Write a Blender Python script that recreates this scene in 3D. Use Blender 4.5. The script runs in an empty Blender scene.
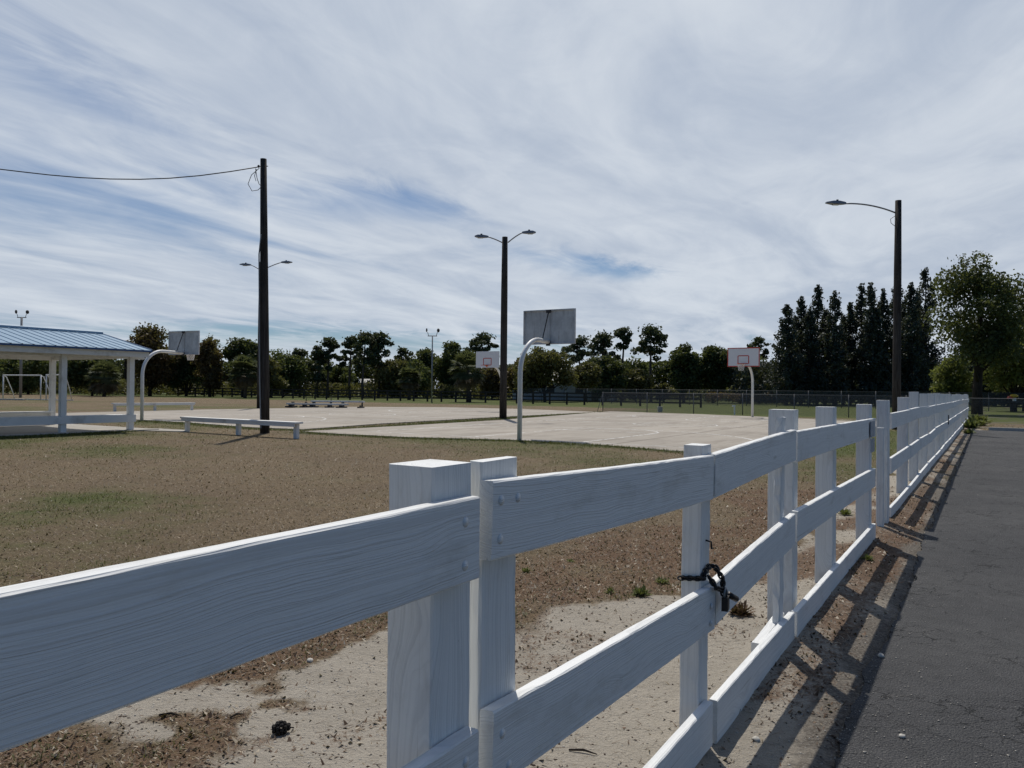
import bpy, math, random
import numpy as np
from mathutils import Vector, Matrix

random.seed(7)
rng = np.random.default_rng(7)
scene = bpy.context.scene
COL = scene.collection
R = math.radians

# ------------------------------------------------------------------ camera
F_PX, W, H = 770.0, 1024, 768
HC = 1.5
PITCH, ROLL = 5.0 / 770.0, 0.0105
_f = Vector((0, math.cos(PITCH), math.sin(PITCH)))
_u0 = Vector((0, -math.sin(PITCH), math.cos(PITCH)))
_r0 = Vector((1, 0, 0))
_r = _r0 * math.cos(ROLL) + _u0 * math.sin(ROLL)
_u = -_r0 * math.sin(ROLL) + _u0 * math.cos(ROLL)
cam_d = bpy.data.cameras.new("camera")
cam_d.sensor_width = 36.0
cam_d.lens = F_PX / W * 36.0
cam_d.clip_start = 0.05
cam_d.clip_end = 6000
cam = bpy.data.objects.new("camera", cam_d)
COL.objects.link(cam)
M = Matrix((_r, _u, -_f)).transposed().to_4x4()
M.translation = Vector((0, 0, HC))
cam.matrix_world = M
scene.camera = cam

def ray(px, py):
    return _f + _r * ((px - 512) / F_PX) + _u * ((384 - py) / F_PX)
def G(px, py):                       # measured point of the photo -> point on the ground
    d = ray(px, py)
    t = -HC / d.z
    return Vector((d.x * t, d.y * t, 0))
def P(px, py, Y):                    # measured point at a known depth
    d = ray(px, py)
    t = Y / d.y
    return Vector((d.x * t, Y, HC + d.z * t))

# the fence line, the courts and the pavilion all share one direction
ANG = math.atan2(0.85, 0.527)
D = Vector((math.cos(ANG), math.sin(ANG), 0))
PV = Vector((D.y, -D.x, 0))          # towards the car park
FQ = 0.97                            # the fence front stands this far left of the camera
def FP(px, py, off=0.0):
    d = ray(px, py)
    t = -(FQ + off) / d.dot(PV)
    w = Vector((0, 0, HC)) + d * t
    return w.dot(D), w.z
def W2(s, q):                        # along the fence, behind it (positive = field side)
    v = D * s - PV * (FQ + q)
    return Vector((v.x, v.y, 0))

# ------------------------------------------------------------------ noise in python
def _hash(ix, iy, seed):
    h = (ix.astype(np.int64) * 374761393 + iy.astype(np.int64) * 668265263 + seed * 974634777) & 0xffffffff
    h = ((h ^ (h >> 13)) * 1274126177) & 0xffffffff
    h = h ^ (h >> 16)
    return (h & 0xffffff) / float(0xffffff)
def vnoise(x, y, seed=0):
    ix, iy = np.floor(x), np.floor(y)
    fx, fy = x - ix, y - iy
    fx = fx * fx * (3 - 2 * fx); fy = fy * fy * (3 - 2 * fy)
    a = _hash(ix, iy, seed); b = _hash(ix + 1, iy, seed)
    c = _hash(ix, iy + 1, seed); d = _hash(ix + 1, iy + 1, seed)
    return (a * (1 - fx) + b * fx) * (1 - fy) + (c * (1 - fx) + d * fx) * fy
def fbm(x, y, seed=0, oct=4):
    s = np.zeros_like(x); a = 0.5; t = 0
    for o in range(oct):
        s += a * vnoise(x * 2 ** o, y * 2 ** o, seed + o * 17); t += a; a *= 0.55
    return s / t
def sst(a, b, x):
    t = np.clip((x - a) / (b - a), 0, 1)
    return t * t * (3 - 2 * t)

# ------------------------------------------------------------------ material helpers
class NT:
    def __init__(self, name):
        self.m = bpy.data.materials.new(name); self.m.use_nodes = True
        self.t = self.m.node_tree; self.t.nodes.clear()
        self.out = self.n('ShaderNodeOutputMaterial')
    def n(self, typ, **kw):
        nd = self.t.nodes.new(typ)
        for k, v in kw.items():
            setattr(nd, k, v)
        return nd
    def l(self, a, b):
        self.t.links.new(a, b)
    def put(self, sock, v):
        if hasattr(v, 'links') or isinstance(v, bpy.types.NodeSocket):
            self.l(v, sock)
        else:
            sock.default_value = v
    def math(self, op, a, b=0.0, c=None, clamp=False):
        nd = self.n('ShaderNodeMath', operation=op, use_clamp=clamp)
        self.put(nd.inputs[0], a); self.put(nd.inputs[1], b)
        if c is not None: self.put(nd.inputs[2], c)
        return nd.outputs[0]
    def vmath(self, op, a, b):
        nd = self.n('ShaderNodeVectorMath', operation=op)
        self.put(nd.inputs[0], a); self.put(nd.inputs[1], b)
        return nd.outputs[1] if op in ('DOT_PRODUCT', 'LENGTH', 'DISTANCE') else nd.outputs[0]
    def coord(self, kind='Object'):
        return self.n('ShaderNodeTexCoord').outputs[kind]
    def pos(self):
        return self.n('ShaderNodeNewGeometry').outputs['Position']
    def mapping(self, v, scale=(1, 1, 1), loc=(0, 0, 0), rot=(0, 0, 0)):
        nd = self.n('ShaderNodeMapping'); self.l(v, nd.inputs[0])
        nd.inputs['Scale'].default_value = scale; nd.inputs['Location'].default_value = loc
        nd.inputs['Rotation'].default_value = rot
        return nd.outputs[0]
    def noise(self, v, scale, detail=4, rough=0.55, dist=0.0, out='Fac'):
        nd = self.n('ShaderNodeTexNoise'); self.l(v, nd.inputs['Vector'])
        nd.inputs['Scale'].default_value = scale; nd.inputs['Detail'].default_value = detail
        nd.inputs['Roughness'].default_value = rough; nd.inputs['Distortion'].default_value = dist
        return nd.outputs[out]
    def vor(self, v, scale, feature='F1', rnd=1.0):
        nd = self.n('ShaderNodeTexVoronoi', feature=feature); self.l(v, nd.inputs['Vector'])
        nd.inputs['Scale'].default_value = scale; nd.inputs['Randomness'].default_value = rnd
        return nd.outputs['Distance']
    def ss(self, v, a, b, lo=0.0, hi=1.0):
        nd = self.n('ShaderNodeMapRange', interpolation_type='SMOOTHSTEP')
        self.put(nd.inputs[0], v)
        for i, x in enumerate((a, b, lo, hi)): self.put(nd.inputs[i + 1], x)
        return nd.outputs[0]
    def lin(self, v, a, b, lo=0.0, hi=1.0):
        nd = self.n('ShaderNodeMapRange'); self.put(nd.inputs[0], v)
        for i, x in enumerate((a, b, lo, hi)): nd.inputs[i + 1].default_value = x
        return nd.outputs[0]
    def mix(self, f, a, b, blend='MIX'):
        nd = self.n('ShaderNodeMix', data_type='RGBA', blend_type=blend)
        self.put(nd.inputs[0], f)
        self.put(nd.inputs[6], a if not isinstance(a, tuple) else (*a, 1.0)[:4])
        self.put(nd.inputs[7], b if not isinstance(b, tuple) else (*b, 1.0)[:4])
        return nd.outputs[2]
    def bump(self, h, strength=0.5, dist=0.01, normal=None):
        nd = self.n('ShaderNodeBump'); self.l(h, nd.inputs['Height'])
        nd.inputs['Strength'].default_value = strength; nd.inputs['Distance'].default_value = dist
        if normal is not None: self.l(normal, nd.inputs['Normal'])
        return nd.outputs[0]
    def attr(self, name):
        return self.n('ShaderNodeAttribute', attribute_name=name).outputs['Fac']
    def bsdf(self, col, rough=0.7, metal=0.0, normal=None, spec=0.4):
        b = self.n('ShaderNodeBsdfPrincipled')
        self.put(b.inputs['Base Color'], col if not isinstance(col, tuple) else (*col, 1.0)[:4])
        self.put(b.inputs['Roughness'], rough); self.put(b.inputs['Metallic'], metal)
        b.inputs['Specular IOR Level'].default_value = spec
        if normal is not None: self.l(normal, b.inputs['Normal'])
        return b.outputs[0]
    def fin(self, sh):
        self.l(sh, self.out.inputs['Surface']); return self.m

def mat_simple(name, col, rough=0.7, metal=0.0, var=0.25, scale=8.0, bump=0.0, spec=0.4, dirt=None, dscale=1.5):
    t = NT(name); c = t.coord('Object')
    n = t.noise(c, scale, 5)
    lo = tuple(x * (1 - var) for x in col); hi = tuple(min(1, x * (1 + var)) for x in col)
    k = t.mix(n, lo, hi)
    if dirt is not None:
        d = t.ss(t.noise(c, dscale, 6, 0.65), 0.52, 0.7)
        k = t.mix(t.math('MULTIPLY', d, 0.8), k, dirt)
    nm = t.bump(n, bump, 0.01) if bump else None
    return t.fin(t.bsdf(k, rough, metal, nm, spec))

def mat_painted_wood():
    t = NT("white_painted_wood"); c = t.coord('Object')
    rnd = t.n('ShaderNodeObjectInfo').outputs['Random']
    comb = t.n('ShaderNodeCombineXYZ')
    t.l(t.math('MULTIPLY', rnd, 37.0), comb.inputs[0]); t.l(t.math('MULTIPLY', rnd, 11.0), comb.inputs[2])
    cc = t.vmath('ADD', c, comb.outputs[0])
    sep = t.n('ShaderNodeSeparateXYZ'); t.l(c, sep.inputs[0])
    x, y, z = sep.outputs
    low = t.noise(t.mapping(cc, (1.6, 4, 4)), 1.0, 3, 0.6)
    kn = t.vor(t.mapping(cc, (1.3, 0.4, 5.5)), 1.0, 'F1')
    knot = t.ss(kn, 0.0, 0.30, 1.0, 0.0)
    oy = 0.05
    oz = t.lin(rnd, 0, 1, -0.16, 0.16)
    zz = t.math('ADD', z, oz)
    zz = t.math('ADD', zz, t.math('MULTIPLY', t.math('SUBTRACT', low, 0.5), 0.055))
    yy = t.math('ADD', y, oy)
    r = t.math('SQRT', t.math('ADD', t.math('MULTIPLY', zz, zz), t.math('MULTIPLY', yy, yy)))
    r = t.math('ADD', r, t.math('MULTIPLY', knot, 0.035))
    r = t.math('ADD', r, t.math('MULTIPLY', x, 0.004))
    fine = t.noise(t.mapping(cc, (6, 190, 190)), 1.0, 4, 0.6)
    rc = t.n('ShaderNodeCombineXYZ'); t.l(t.math('MULTIPLY', r, 265.0), rc.inputs[0]); t.l(t.math('MULTIPLY', x, 0.5), rc.inputs[1])
    ring = t.ss(t.noise(rc.outputs[0], 1.0, 2, 0.5), 0.34, 0.68)
    mid = t.noise(t.mapping(cc, (2.5, 60, 60)), 1.0, 3, 0.6)
    h = t.math('ADD', t.math('MULTIPLY', t.math('POWER', ring, 2.0), 0.30),
               t.math('ADD', t.math('MULTIPLY', fine, 0.40), t.math('MULTIPLY', mid, 0.55)))
    grain = t.math('MULTIPLY', t.math('POWER', ring, 1.6), 0.42)
    col = t.mix(grain, (0.75, 0.76, 0.75), (0.52, 0.53, 0.53))
    crackn = t.noise(t.mapping(cc, (0.9, 75, 75)), 1.0, 3, 0.7)
    col = t.mix(t.ss(crackn, 0.64, 0.74, 0.0, 0.75), col, (0.42, 0.41, 0.38))
    kd = t.ss(kn, 0.02, 0.075, 0.5, 0.0)
    col = t.mix(kd, col, (0.34, 0.34, 0.33))
    spot = t.math('MULTIPLY', t.ss(t.vor(cc, 13.0), 0.02, 0.05, 1.0, 0.0), t.ss(t.noise(cc, 4.0, 2), 0.55, 0.6))
    col = t.mix(t.math('MULTIPLY', spot, 0.75), col, (0.12, 0.11, 0.10))
    grime = t.ss(t.noise(t.mapping(cc, (1, 3, 3)), 3.0, 8, 0.72), 0.50, 0.72, 0.0, 0.5)
    col = t.mix(grime, col, (0.47, 0.46, 0.42))
    nm = t.bump(h, 0.9, 0.0026)
    return t.fin(t.bsdf(col, 0.55, 0, nm, 0.3))

def mat_leaf(name, col, col2, scale=0.35, trans=0.35):
    if scale < 2: col, col2 = tuple(c * 1.75 for c in col), tuple(c * 1.75 for c in col2)
    t = NT(name); p = t.pos()
    n = t.noise(p, scale, 3, 0.6); n2 = t.noise(p, 2.6, 2, 0.7)
    k = t.mix(t.ss(n, 0.32, 0.68), col, col2)
    k = t.mix(t.ss(n2, 0.3, 0.7, 0.0, 0.55), k, tuple(c * 0.45 for c in col))
    a = t.bsdf(k, 0.6, 0, None, 0.25)
    tr = t.n('ShaderNodeBsdfTranslucent'); t.l(t.mix(0.5, k, (0.16, 0.17, 0.03), 'MIX'), tr.inputs[0])
    mx = t.n('ShaderNodeMixShader'); mx.inputs[0].default_value = trans
    t.l(a, mx.inputs[1]); t.l(tr.outputs[0], mx.inputs[2])
    return t.fin(mx.outputs[0])

def mat_ground():
    t = NT("ground_soil_and_lawn"); p = t.pos()
    sand, green, litter, dark = t.attr('sand'), t.attr('green'), t.attr('litter'), t.attr('worn')
    n1 = t.noise(p, 2.2, 6, 0.62); n2 = t.noise(p, 14.0, 5, 0.65); n3 = t.noise(p, 60.0, 4, 0.7)
    n4 = t.noise(p, 230.0, 3, 0.7)
    nb = t.noise(p, 0.35, 5, 0.6)
    n5 = t.noise(p, 30.0, 4, 0.75)
    dry = t.mix(t.ss(n2, 0.3, 0.7), (0.126, 0.091, 0.056), (0.212, 0.158, 0.100))
    dry = t.mix(t.ss(n5, 0.50, 0.62), dry, (0.070, 0.052, 0.034))
    dry = t.mix(t.ss(n3, 0.50, 0.62), dry, (0.050, 0.036, 0.024))
    dry = t.mix(t.ss(t.noise(p, 0.9, 5, 0.6), 0.50, 0.66, 0, 0.32), dry, (0.115, 0.110, 0.055))
    dry = t.mix(t.ss(n4, 0.5, 0.64, 0, 0.8), dry, (0.36, 0.29, 0.19))
    dry = t.mix(t.ss(nb, 0.42, 0.66, 0, 0.5), dry, (0.125, 0.092, 0.062))
    grn = t.mix(t.ss(n2, 0.3, 0.7), (0.070, 0.090, 0.026), (0.125, 0.140, 0.048))
    grn = t.mix(t.ss(n3, 0.45, 0.62), grn, (0.042, 0.055, 0.018))
    gm = t.math('ADD', green, t.math('MULTIPLY', t.math('SUBTRACT', n1, 0.5), 0.9))
    gm = t.math('ADD', gm, t.math('MULTIPLY', t.math('SUBTRACT', n2, 0.5), 0.7))
    col = t.mix(t.ss(gm, 0.18, 0.98), dry, grn)
    sd = t.mix(n2, (0.33, 0.295, 0.245), (0.44, 0.40, 0.335))
    sd = t.mix(t.ss(n1, 0.42, 0.68, 0, 0.4), sd, (0.27, 0.24, 0.195))
    sd = t.mix(t.ss(n3, 0.54, 0.7, 0, 0.75), sd, (0.26, 0.225, 0.175))
    sd = t.mix(t.ss(n4, 0.56, 0.7, 0, 0.7), sd, (0.60, 0.57, 0.51))
    sm = t.math('ADD', sand, t.math('MULTIPLY', t.math('SUBTRACT', n1, 0.5), 0.8))
    sm = t.math('ADD', sm, t.math('MULTIPLY', t.math('SUBTRACT', n2, 0.5), 0.65))
    sm = t.math('ADD', sm, t.math('MULTIPLY', t.math('SUBTRACT', n3, 0.5), 0.35))
    sm = t.ss(sm, 0.34, 0.70)
    col = t.mix(sm, col, sd)
    wm = t.math('ADD', dark, t.math('MULTIPLY', t.math('SUBTRACT', n2, 0.5), 0.9))
    col = t.mix(t.ss(wm, 0.35, 0.8, 0, 0.85), col, t.mix(t.ss(n3, 0.4, 0.62), (0.070, 0.060, 0.050), (0.20, 0.18, 0.155)))
    lt = t.mix(t.ss(n3, 0.38, 0.60), (0.060, 0.034, 0.022), (0.185, 0.115, 0.072))
    lt = t.mix(t.ss(n4, 0.52, 0.64, 0, 0.8), lt, (0.28, 0.21, 0.145))
    lm = t.math('ADD', litter, t.math('MULTIPLY', t.math('SUBTRACT', n2, 0.5), 1.1))
    lm = t.math('ADD', lm, t.math('MULTIPLY', t.math('SUBTRACT', n3, 0.5), 0.8))
    col = t.mix(t.ss(lm, 0.42, 0.86, 0, 0.9), col, lt)
    h = t.math('ADD', t.math('MULTIPLY', n2, 0.9), t.math('ADD', t.math('MULTIPLY', n3, 0.6), t.math('MULTIPLY', n4, 0.22)))
    nm = t.bump(h, 0.9, 0.035)
    return t.fin(t.bsdf(col, 0.95, 0, nm, 0.1))

def mat_asphalt():
    t = NT("weathered_asphalt"); p = t.pos()
    n1 = t.noise(p, 0.5, 6, 0.6); n2 = t.noise(p, 6.0, 6, 0.7); n3 = t.noise(p, 120.0, 3, 0.6)
    v = t.vor(p, 95.0)
    warp = t.vmath('ADD', p, t.vmath('SCALE', t.noise(p, 3.5, 4, 0.6, 0, 'Color'), (0, 0, 0)))
    sc = t.n('ShaderNodeVectorMath', operation='SCALE'); t.l(t.noise(p, 5.0, 4, 0.65, 0, 'Color'), sc.inputs[0]); sc.inputs[3].default_value = 0.22
    wp = t.vmath('ADD', p, sc.outputs[0])
    cr = t.vor(t.mapping(wp, (1, 1.7, 1)), 5.2, 'DISTANCE_TO_EDGE')
    crm = t.ss(t.noise(p, 1.3, 5, 0.65), 0.49, 0.62, 0, 0.85)
    crack = t.math('MULTIPLY', t.ss(cr, 0.008, 0.034, 1.0, 0.0), crm)
    cr2 = t.vor(t.mapping(wp, (1, 1, 1)), 0.45, 'DISTANCE_TO_EDGE')
    crack2 = t.ss(cr2, 0.001, 0.004, 0.3, 0.0)
    crack = t.math('MAXIMUM', crack, crack2)
    col = t.mix(t.ss(n1, 0.3, 0.7), (0.056, 0.057, 0.060), (0.083, 0.083, 0.084))
    col = t.mix(t.ss(n2, 0.35, 0.75, 0, 0.65), col, (0.040, 0.041, 0.043))
    col = t.mix(t.ss(v, 0.05, 0.42, 0.7, 0.0), col, (0.165, 0.162, 0.155))
    spk = t.ss(t.vor(p, 42.0), 0.04, 0.16, 0.8, 0.0)
    spkm = t.math('MULTIPLY', spk, t.ss(t.noise(p, 4.0, 3), 0.52, 0.62))
    col = t.mix(spkm, col, (0.32, 0.30, 0.27))
    dust = t.ss(t.noise(t.mapping(p, (0.35, 2.6, 1), rot=(0, 0, 0.25)), 1.0, 8, 0.72), 0.62, 0.74, 0, 0.45)
    col = t.mix(dust, col, (0.17, 0.16, 0.145))
    col = t.mix(crack, col, (0.022, 0.022, 0.022))
    h = t.math('SUBTRACT', t.math('ADD', t.math('MULTIPLY', n3, 0.8), t.math('MULTIPLY', v, 0.9)), t.math('MULTIPLY', crack, 1.6))
    nm = t.bump(h, 1.0, 0.011)
    return t.fin(t.bsdf(col, 0.88, 0, nm, 0.25))

def mat_concrete(name, base=(0.352, 0.318, 0.272), joints=True):
    t = NT(name); c = t.coord('Object')
    n1 = t.noise(c, 0.16, 6, 0.65); n2 = t.noise(c, 1.1, 7, 0.7); n3 = t.noise(c, 22.0, 4, 0.7)
    col = t.mix(t.ss(n1, 0.3, 0.7), tuple(x * 0.86 for x in base), tuple(x * 1.12 for x in base))
    st = t.noise(t.mapping(c, (0.30, 1.1, 1)), 1.0, 8, 0.70)
    col = t.mix(t.ss(st, 0.45, 0.68, 0, 0.7), col, tuple(x * y for x, y in zip(base, (0.62, 0.60, 0.58))))
    col = t.mix(t.ss(n2, 0.55, 0.78, 0, 0.5), col, (0.27, 0.235, 0.19))
    col = t.mix(t.ss(n3, 0.5, 0.75, 0, 0.3), col, (0.24, 0.22, 0.19))
    if joints:
        sep = t.n('ShaderNodeSeparateXYZ'); t.l(c, sep.inputs[0])
        jm = None
        for ax, st_ in ((0, 6.4), (1, 7.6)):
            m = t.math('ABSOLUTE', t.math('SUBTRACT', t.math('FRACT', t.math('DIVIDE', sep.outputs[ax], st_)), 0.5))
            j = t.ss(m, 0.004, 0.009, 0.6, 0.0)
            jm = j if jm is None else t.math('MAXIMUM', jm, j)
        col = t.mix(jm, col, (0.12, 0.105, 0.085))
    nm = t.bump(n3, 0.3, 0.01)
    return t.fin(t.bsdf(col, 0.88, 0, nm, 0.2))

def mat_wornline():
    t = NT("worn_white_line_paint"); p = t.pos()
    n = t.noise(p, 2.2, 6, 0.7)
    k = t.ss(n, 0.42, 0.66)
    b = t.bsdf((0.78, 0.77, 0.74), 0.7)
    tr = t.n('ShaderNodeBsdfTransparent'); mx = t.n('ShaderNodeMixShader')
    t.l(k, mx.inputs[0]); t.l(b, mx.inputs[1]); t.l(tr.outputs[0], mx.inputs[2])
    return t.fin(mx.outputs[0])

def mat_chainlink(name, spacing=0.058, wire=0.055, col=(0.34, 0.35, 0.36)):
    t = NT(name); c = t.coord('Object')
    sep = t.n('ShaderNodeSeparateXYZ'); t.l(c, sep.inputs[0])
    x, _, z = sep.outputs
    m = None
    for s in (1, -1):
        q = t.math('DIVIDE', t.math('ADD', x, t.math('MULTIPLY', z, s)), spacing * 1.414)
        a = t.math('ABSOLUTE', t.math('SUBTRACT', t.math('FRACT', q), 0.5))
        w = t.math('LESS_THAN', a, wire)
        m = w if m is None else t.math('MAXIMUM', m, w)
    b = t.bsdf(col, 0.5, 0.3); tr = t.n('ShaderNodeBsdfTransparent'); mx = t.n('ShaderNodeMixShader')
    t.l(m, mx.inputs[0]); t.l(tr.outputs[0], mx.inputs[1]); t.l(b, mx.inputs[2])
    return t.fin(mx.outputs[0])

def mat_bark(name, a, b, sx=6, sz=1.0):
    t = NT(name); c = t.coord('Object')
    n = t.noise(t.mapping(c, (sx, sx, sz)), 3.0, 6, 0.65)
    g = t.noise(c, 0.7, 4)
    k = t.mix(t.ss(n, 0.3, 0.7), a, b)
    k = t.mix(t.ss(g, 0.4, 0.7, 0, 0.4), k, tuple(x * 0.6 for x in a))
    return t.fin(t.bsdf(k, 0.9, 0, t.bump(n, 0.8, 0.02), 0.1))

def mat_galv():
    t = NT("galvanised_backboard_steel"); c = t.coord('Object')
    n = t.noise(c, 2.2, 6, 0.7); m = t.noise(t.mapping(c, (7, 7, 0.9)), 1.4, 5, 0.7)
    k = t.mix(t.ss(n, 0.3, 0.7), (0.46, 0.47, 0.475), (0.66, 0.67, 0.675))
    k = t.mix(t.ss(m, 0.52, 0.75, 0, 0.7), k, (0.30, 0.29, 0.275))
    return t.fin(t.bsdf(k, 0.6, 0.15, None, 0.4))

MT = {}
MT['wood'] = mat_painted_wood()
MT['white'] = mat_simple("white_painted_timber", (0.72, 0.72, 0.70), 0.6, 0, 0.08, 5, 0.1, dirt=(0.50, 0.48, 0.44))
MT['steel_white'] = mat_simple("white_painted_steel", (0.74, 0.74, 0.72), 0.45, 0, 0.06, 4, dirt=(0.55, 0.51, 0.46), dscale=3)
MT['boardface'] = mat_simple("white_backboard_paint", (0.72, 0.74, 0.76), 0.5, 0, 0.05, 3)
MT['red'] = mat_simple("red_line_paint", (0.50, 0.055, 0.04), 0.5, 0, 0.12, 6)
MT['galv'] = mat_galv()
MT['darksteel'] = mat_simple("dark_rusted_steel", (0.055, 0.05, 0.048), 0.6, 0.3, 0.3, 9)
MT['black'] = mat_simple("black_chain_steel", (0.018, 0.018, 0.020), 0.45, 0.4, 0.3, 30)
MT['lamp'] = mat_simple("weathered_aluminium", (0.25, 0.26, 0.27), 0.5, 0.4, 0.15, 5)
MT['cable'] = mat_simple("black_cable_rubber", (0.03, 0.03, 0.033), 0.6)
MT['polewood'] = mat_bark("creosoted_pole_timber", (0.030, 0.026, 0.023), (0.085, 0.078, 0.070), 14, 0.5)
MT['blackfence'] = mat_simple("black_fence_boards", (0.022, 0.020, 0.019), 0.8, 0, 0.3, 3)
MT['ground'] = mat_ground()
MT['asphalt'] = mat_asphalt()
MT['court'] = mat_concrete("pale_court_concrete")
MT['slab'] = mat_concrete("grey_slab_concrete", (0.38, 0.36, 0.325), False)
MT['line'] = mat_wornline()
MT['link'] = mat_chainlink("galvanised_chain_link", 0.058, 0.035, (0.20, 0.205, 0.21))
MT['fencepipe'] = mat_simple("dull_galvanised_pipe", (0.13, 0.135, 0.14), 0.6, 0.3, 0.2, 4)
MT['linkdark'] = mat_chainlink("dark_chain_link", 0.058, 0.075, (0.11, 0.115, 0.125))
MT['bark'] = mat_bark("brown_bark", (0.026, 0.021, 0.017), (0.062, 0.050, 0.040))
MT['pinebark'] = mat_bark("grey_pine_bark", (0.075, 0.058, 0.046), (0.150, 0.120, 0.098), 4, 2)
MT['leaf_oak'] = mat_leaf("dark_oak_leaves", (0.030, 0.044, 0.018), (0.052, 0.070, 0.026))
MT['leaf_mid'] = mat_leaf("mid_green_leaves", (0.045, 0.064, 0.022), (0.074, 0.094, 0.034))
MT['leaf_light'] = mat_leaf("yellow_green_leaves", (0.085, 0.105, 0.030), (0.135, 0.152, 0.046), trans=0.5)
MT['leaf_rust'] = mat_leaf("rust_brown_leaves", (0.058, 0.046, 0.022), (0.100, 0.062, 0.030))
MT['leaf_olive'] = mat_leaf("olive_leaves", (0.068, 0.066, 0.026), (0.098, 0.092, 0.036))
MT['leaf_pine'] = mat_leaf("pine_needles", (0.026, 0.040, 0.022), (0.045, 0.062, 0.030), trans=0.2)
MT['leaf_casu'] = mat_leaf("dark_casuarina_needles", (0.019, 0.027, 0.022), (0.042, 0.056, 0.044), trans=0.15)
MT['frond'] = mat_leaf("palm_fronds", (0.052, 0.068, 0.034), (0.085, 0.100, 0.052), 1.2)
MT['frond_dead'] = mat_leaf("dead_palm_fronds", (0.100, 0.078, 0.048), (0.150, 0.118, 0.075), 1.2)
MT['leaf_red'] = mat_leaf("reddish_brush_leaves", (0.110, 0.045, 0.024), (0.120, 0.085, 0.030), 1.0)
MT['weed'] = mat_leaf("weed_leaves", (0.13, 0.17, 0.05), (0.19, 0.22, 0.075), 6.0)
MT['dryblade'] = mat_leaf("dry_grass_blades", (0.19, 0.142, 0.085), (0.33, 0.255, 0.155), 9.0, 0.2)
MT['paleblade'] = mat_leaf("bleached_grass_blades", (0.29, 0.228, 0.148), (0.40, 0.32, 0.215), 9.0, 0.2)
MT['darkblade'] = mat_leaf("rotted_grass_blades", (0.080, 0.057, 0.036), (0.125, 0.090, 0.058), 9.0, 0.1)
MT['chip'] = mat_leaf("dead_leaf_chips", (0.145, 0.085, 0.050), (0.26, 0.175, 0.115), 14.0, 0.1)
MT['palechip'] = mat_leaf("bleached_leaf_chips", (0.38, 0.31, 0.22), (0.52, 0.46, 0.36), 14.0, 0.1)
MT['darkchip'] = mat_leaf("dark_leaf_chips", (0.062, 0.038, 0.026), (0.110, 0.068, 0.045), 14.0, 0.1)
MT['greenblade'] = mat_leaf("green_grass_blades", (0.075, 0.098, 0.026), (0.125, 0.142, 0.045), 5.0, 0.3)
MT['straw'] = mat_leaf("pine_straw", (0.105, 0.058, 0.033), (0.185, 0.115, 0.068), 9.0, 0.1)
MT['pebble'] = mat_simple("pale_pebbles", (0.42, 0.39, 0.34), 0.85, 0, 0.45, 3)
MT['stone'] = mat_simple("pale_limestone", (0.50, 0.48, 0.43), 0.85, 0, 0.2, 25, 0.4)
MT['cone'] = mat_simple("charred_cone", (0.012, 0.010, 0.009), 0.8, 0, 0.4, 40)
MT['sign'] = mat_simple("faded_grey_sign", (0.30, 0.33, 0.37), 0.6, 0, 0.3, 14, dirt=(0.17, 0.19, 0.22), dscale=20)
MT['curb'] = mat_simple("curb_concrete", (0.45, 0.44, 0.41), 0.9, 0, 0.15, 6, 0.2)
MT['yellow'] = mat_simple("yellow_plastic", (0.70, 0.42, 0.05), 0.4, 0, 0.06)
MT['redplastic'] = mat_simple("red_plastic", (0.55, 0.09, 0.05), 0.4, 0, 0.06)
MT['wallwhite'] = mat_simple("pale_house_siding", (0.52, 0.54, 0.55), 0.8, 0, 0.08, 1)
MT['shingle'] = mat_simple("grey_roof_metal", (0.20, 0.205, 0.21), 0.6, 0, 0.15, 1)
MT['glass'] = mat_simple("dark_window_glass", (0.03, 0.035, 0.04), 0.1, 0, 0.1)
MT['lens'] = mat_simple("lamp_lens", (0.55, 0.56, 0.56), 0.25, 0, 0.05)

def mat_roof():
    t = NT("blue_ribbed_metal_roof"); c = t.coord('Object')
    n = t.noise(c, 0.9, 5, 0.6)
    k = t.mix(n, (0.15, 0.26, 0.37), (0.20, 0.31, 0.42))
    return t.fin(t.bsdf(k, 0.38, 0.1, None, 0.5))
MT['roof'] = mat_roof()
MT['bluetrim'] = mat_simple("blue_eave_trim", (0.03, 0.09, 0.22), 0.45, 0, 0.1)
MT['rim'] = mat_simple("orange_rim_paint", (0.55, 0.10, 0.03), 0.5, 0, 0.1)
MT['net'] = mat_simple("white_net_cord", (0.65, 0.65, 0.63), 0.8, 0, 0.05)

# ------------------------------------------------------------------ object helpers
def tag(o, label=None, cat=None, group=None, kind=None):
    if label: o['label'] = label
    if cat: o['category'] = cat
    if group: o['group'] = group
    if kind: o['kind'] = kind
    return o
def thing(name, loc, rz=0.0, label=None, cat=None, group=None):
    o = bpy.data.objects.new(name, None); COL.objects.link(o)
    o.empty_display_size = 0.2
    o.location = loc; o.rotation_euler = (0, 0, rz)
    return tag(o, label, cat, group)
def link_mesh(name, me, mat, parent=None, loc=None, rot=None, smooth=False):
    o = bpy.data.objects.new(name, me); COL.objects.link(o)
    if mat is not None: me.materials.append(mat)
    if parent is not None: o.parent = parent
    if loc is not None: o.location = loc
    if rot is not None: o.rotation_euler = rot
    if smooth:
        me.polygons.foreach_set('use_smooth', np.ones(len(me.polygons), dtype=bool))
    return o
def np_mesh(name, V, Q):
    V = np.asarray(V, np.float32); Q = np.asarray(Q, np.int32)
    me = bpy.data.meshes.new(name)
    k = Q.shape[1]
    me.vertices.add(len(V)); me.vertices.foreach_set('co', V.ravel())
    me.loops.add(Q.size); me.loops.foreach_set('vertex_index', Q.ravel())
    me.polygons.add(len(Q)); me.polygons.foreach_set('loop_start', np.arange(0, Q.size, k, dtype=np.int32))
    try: me.polygons.foreach_set('loop_total', np.full(len(Q), k, np.int32))
    except Exception: pass
    me.update(calc_edges=True)
    return me

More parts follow.
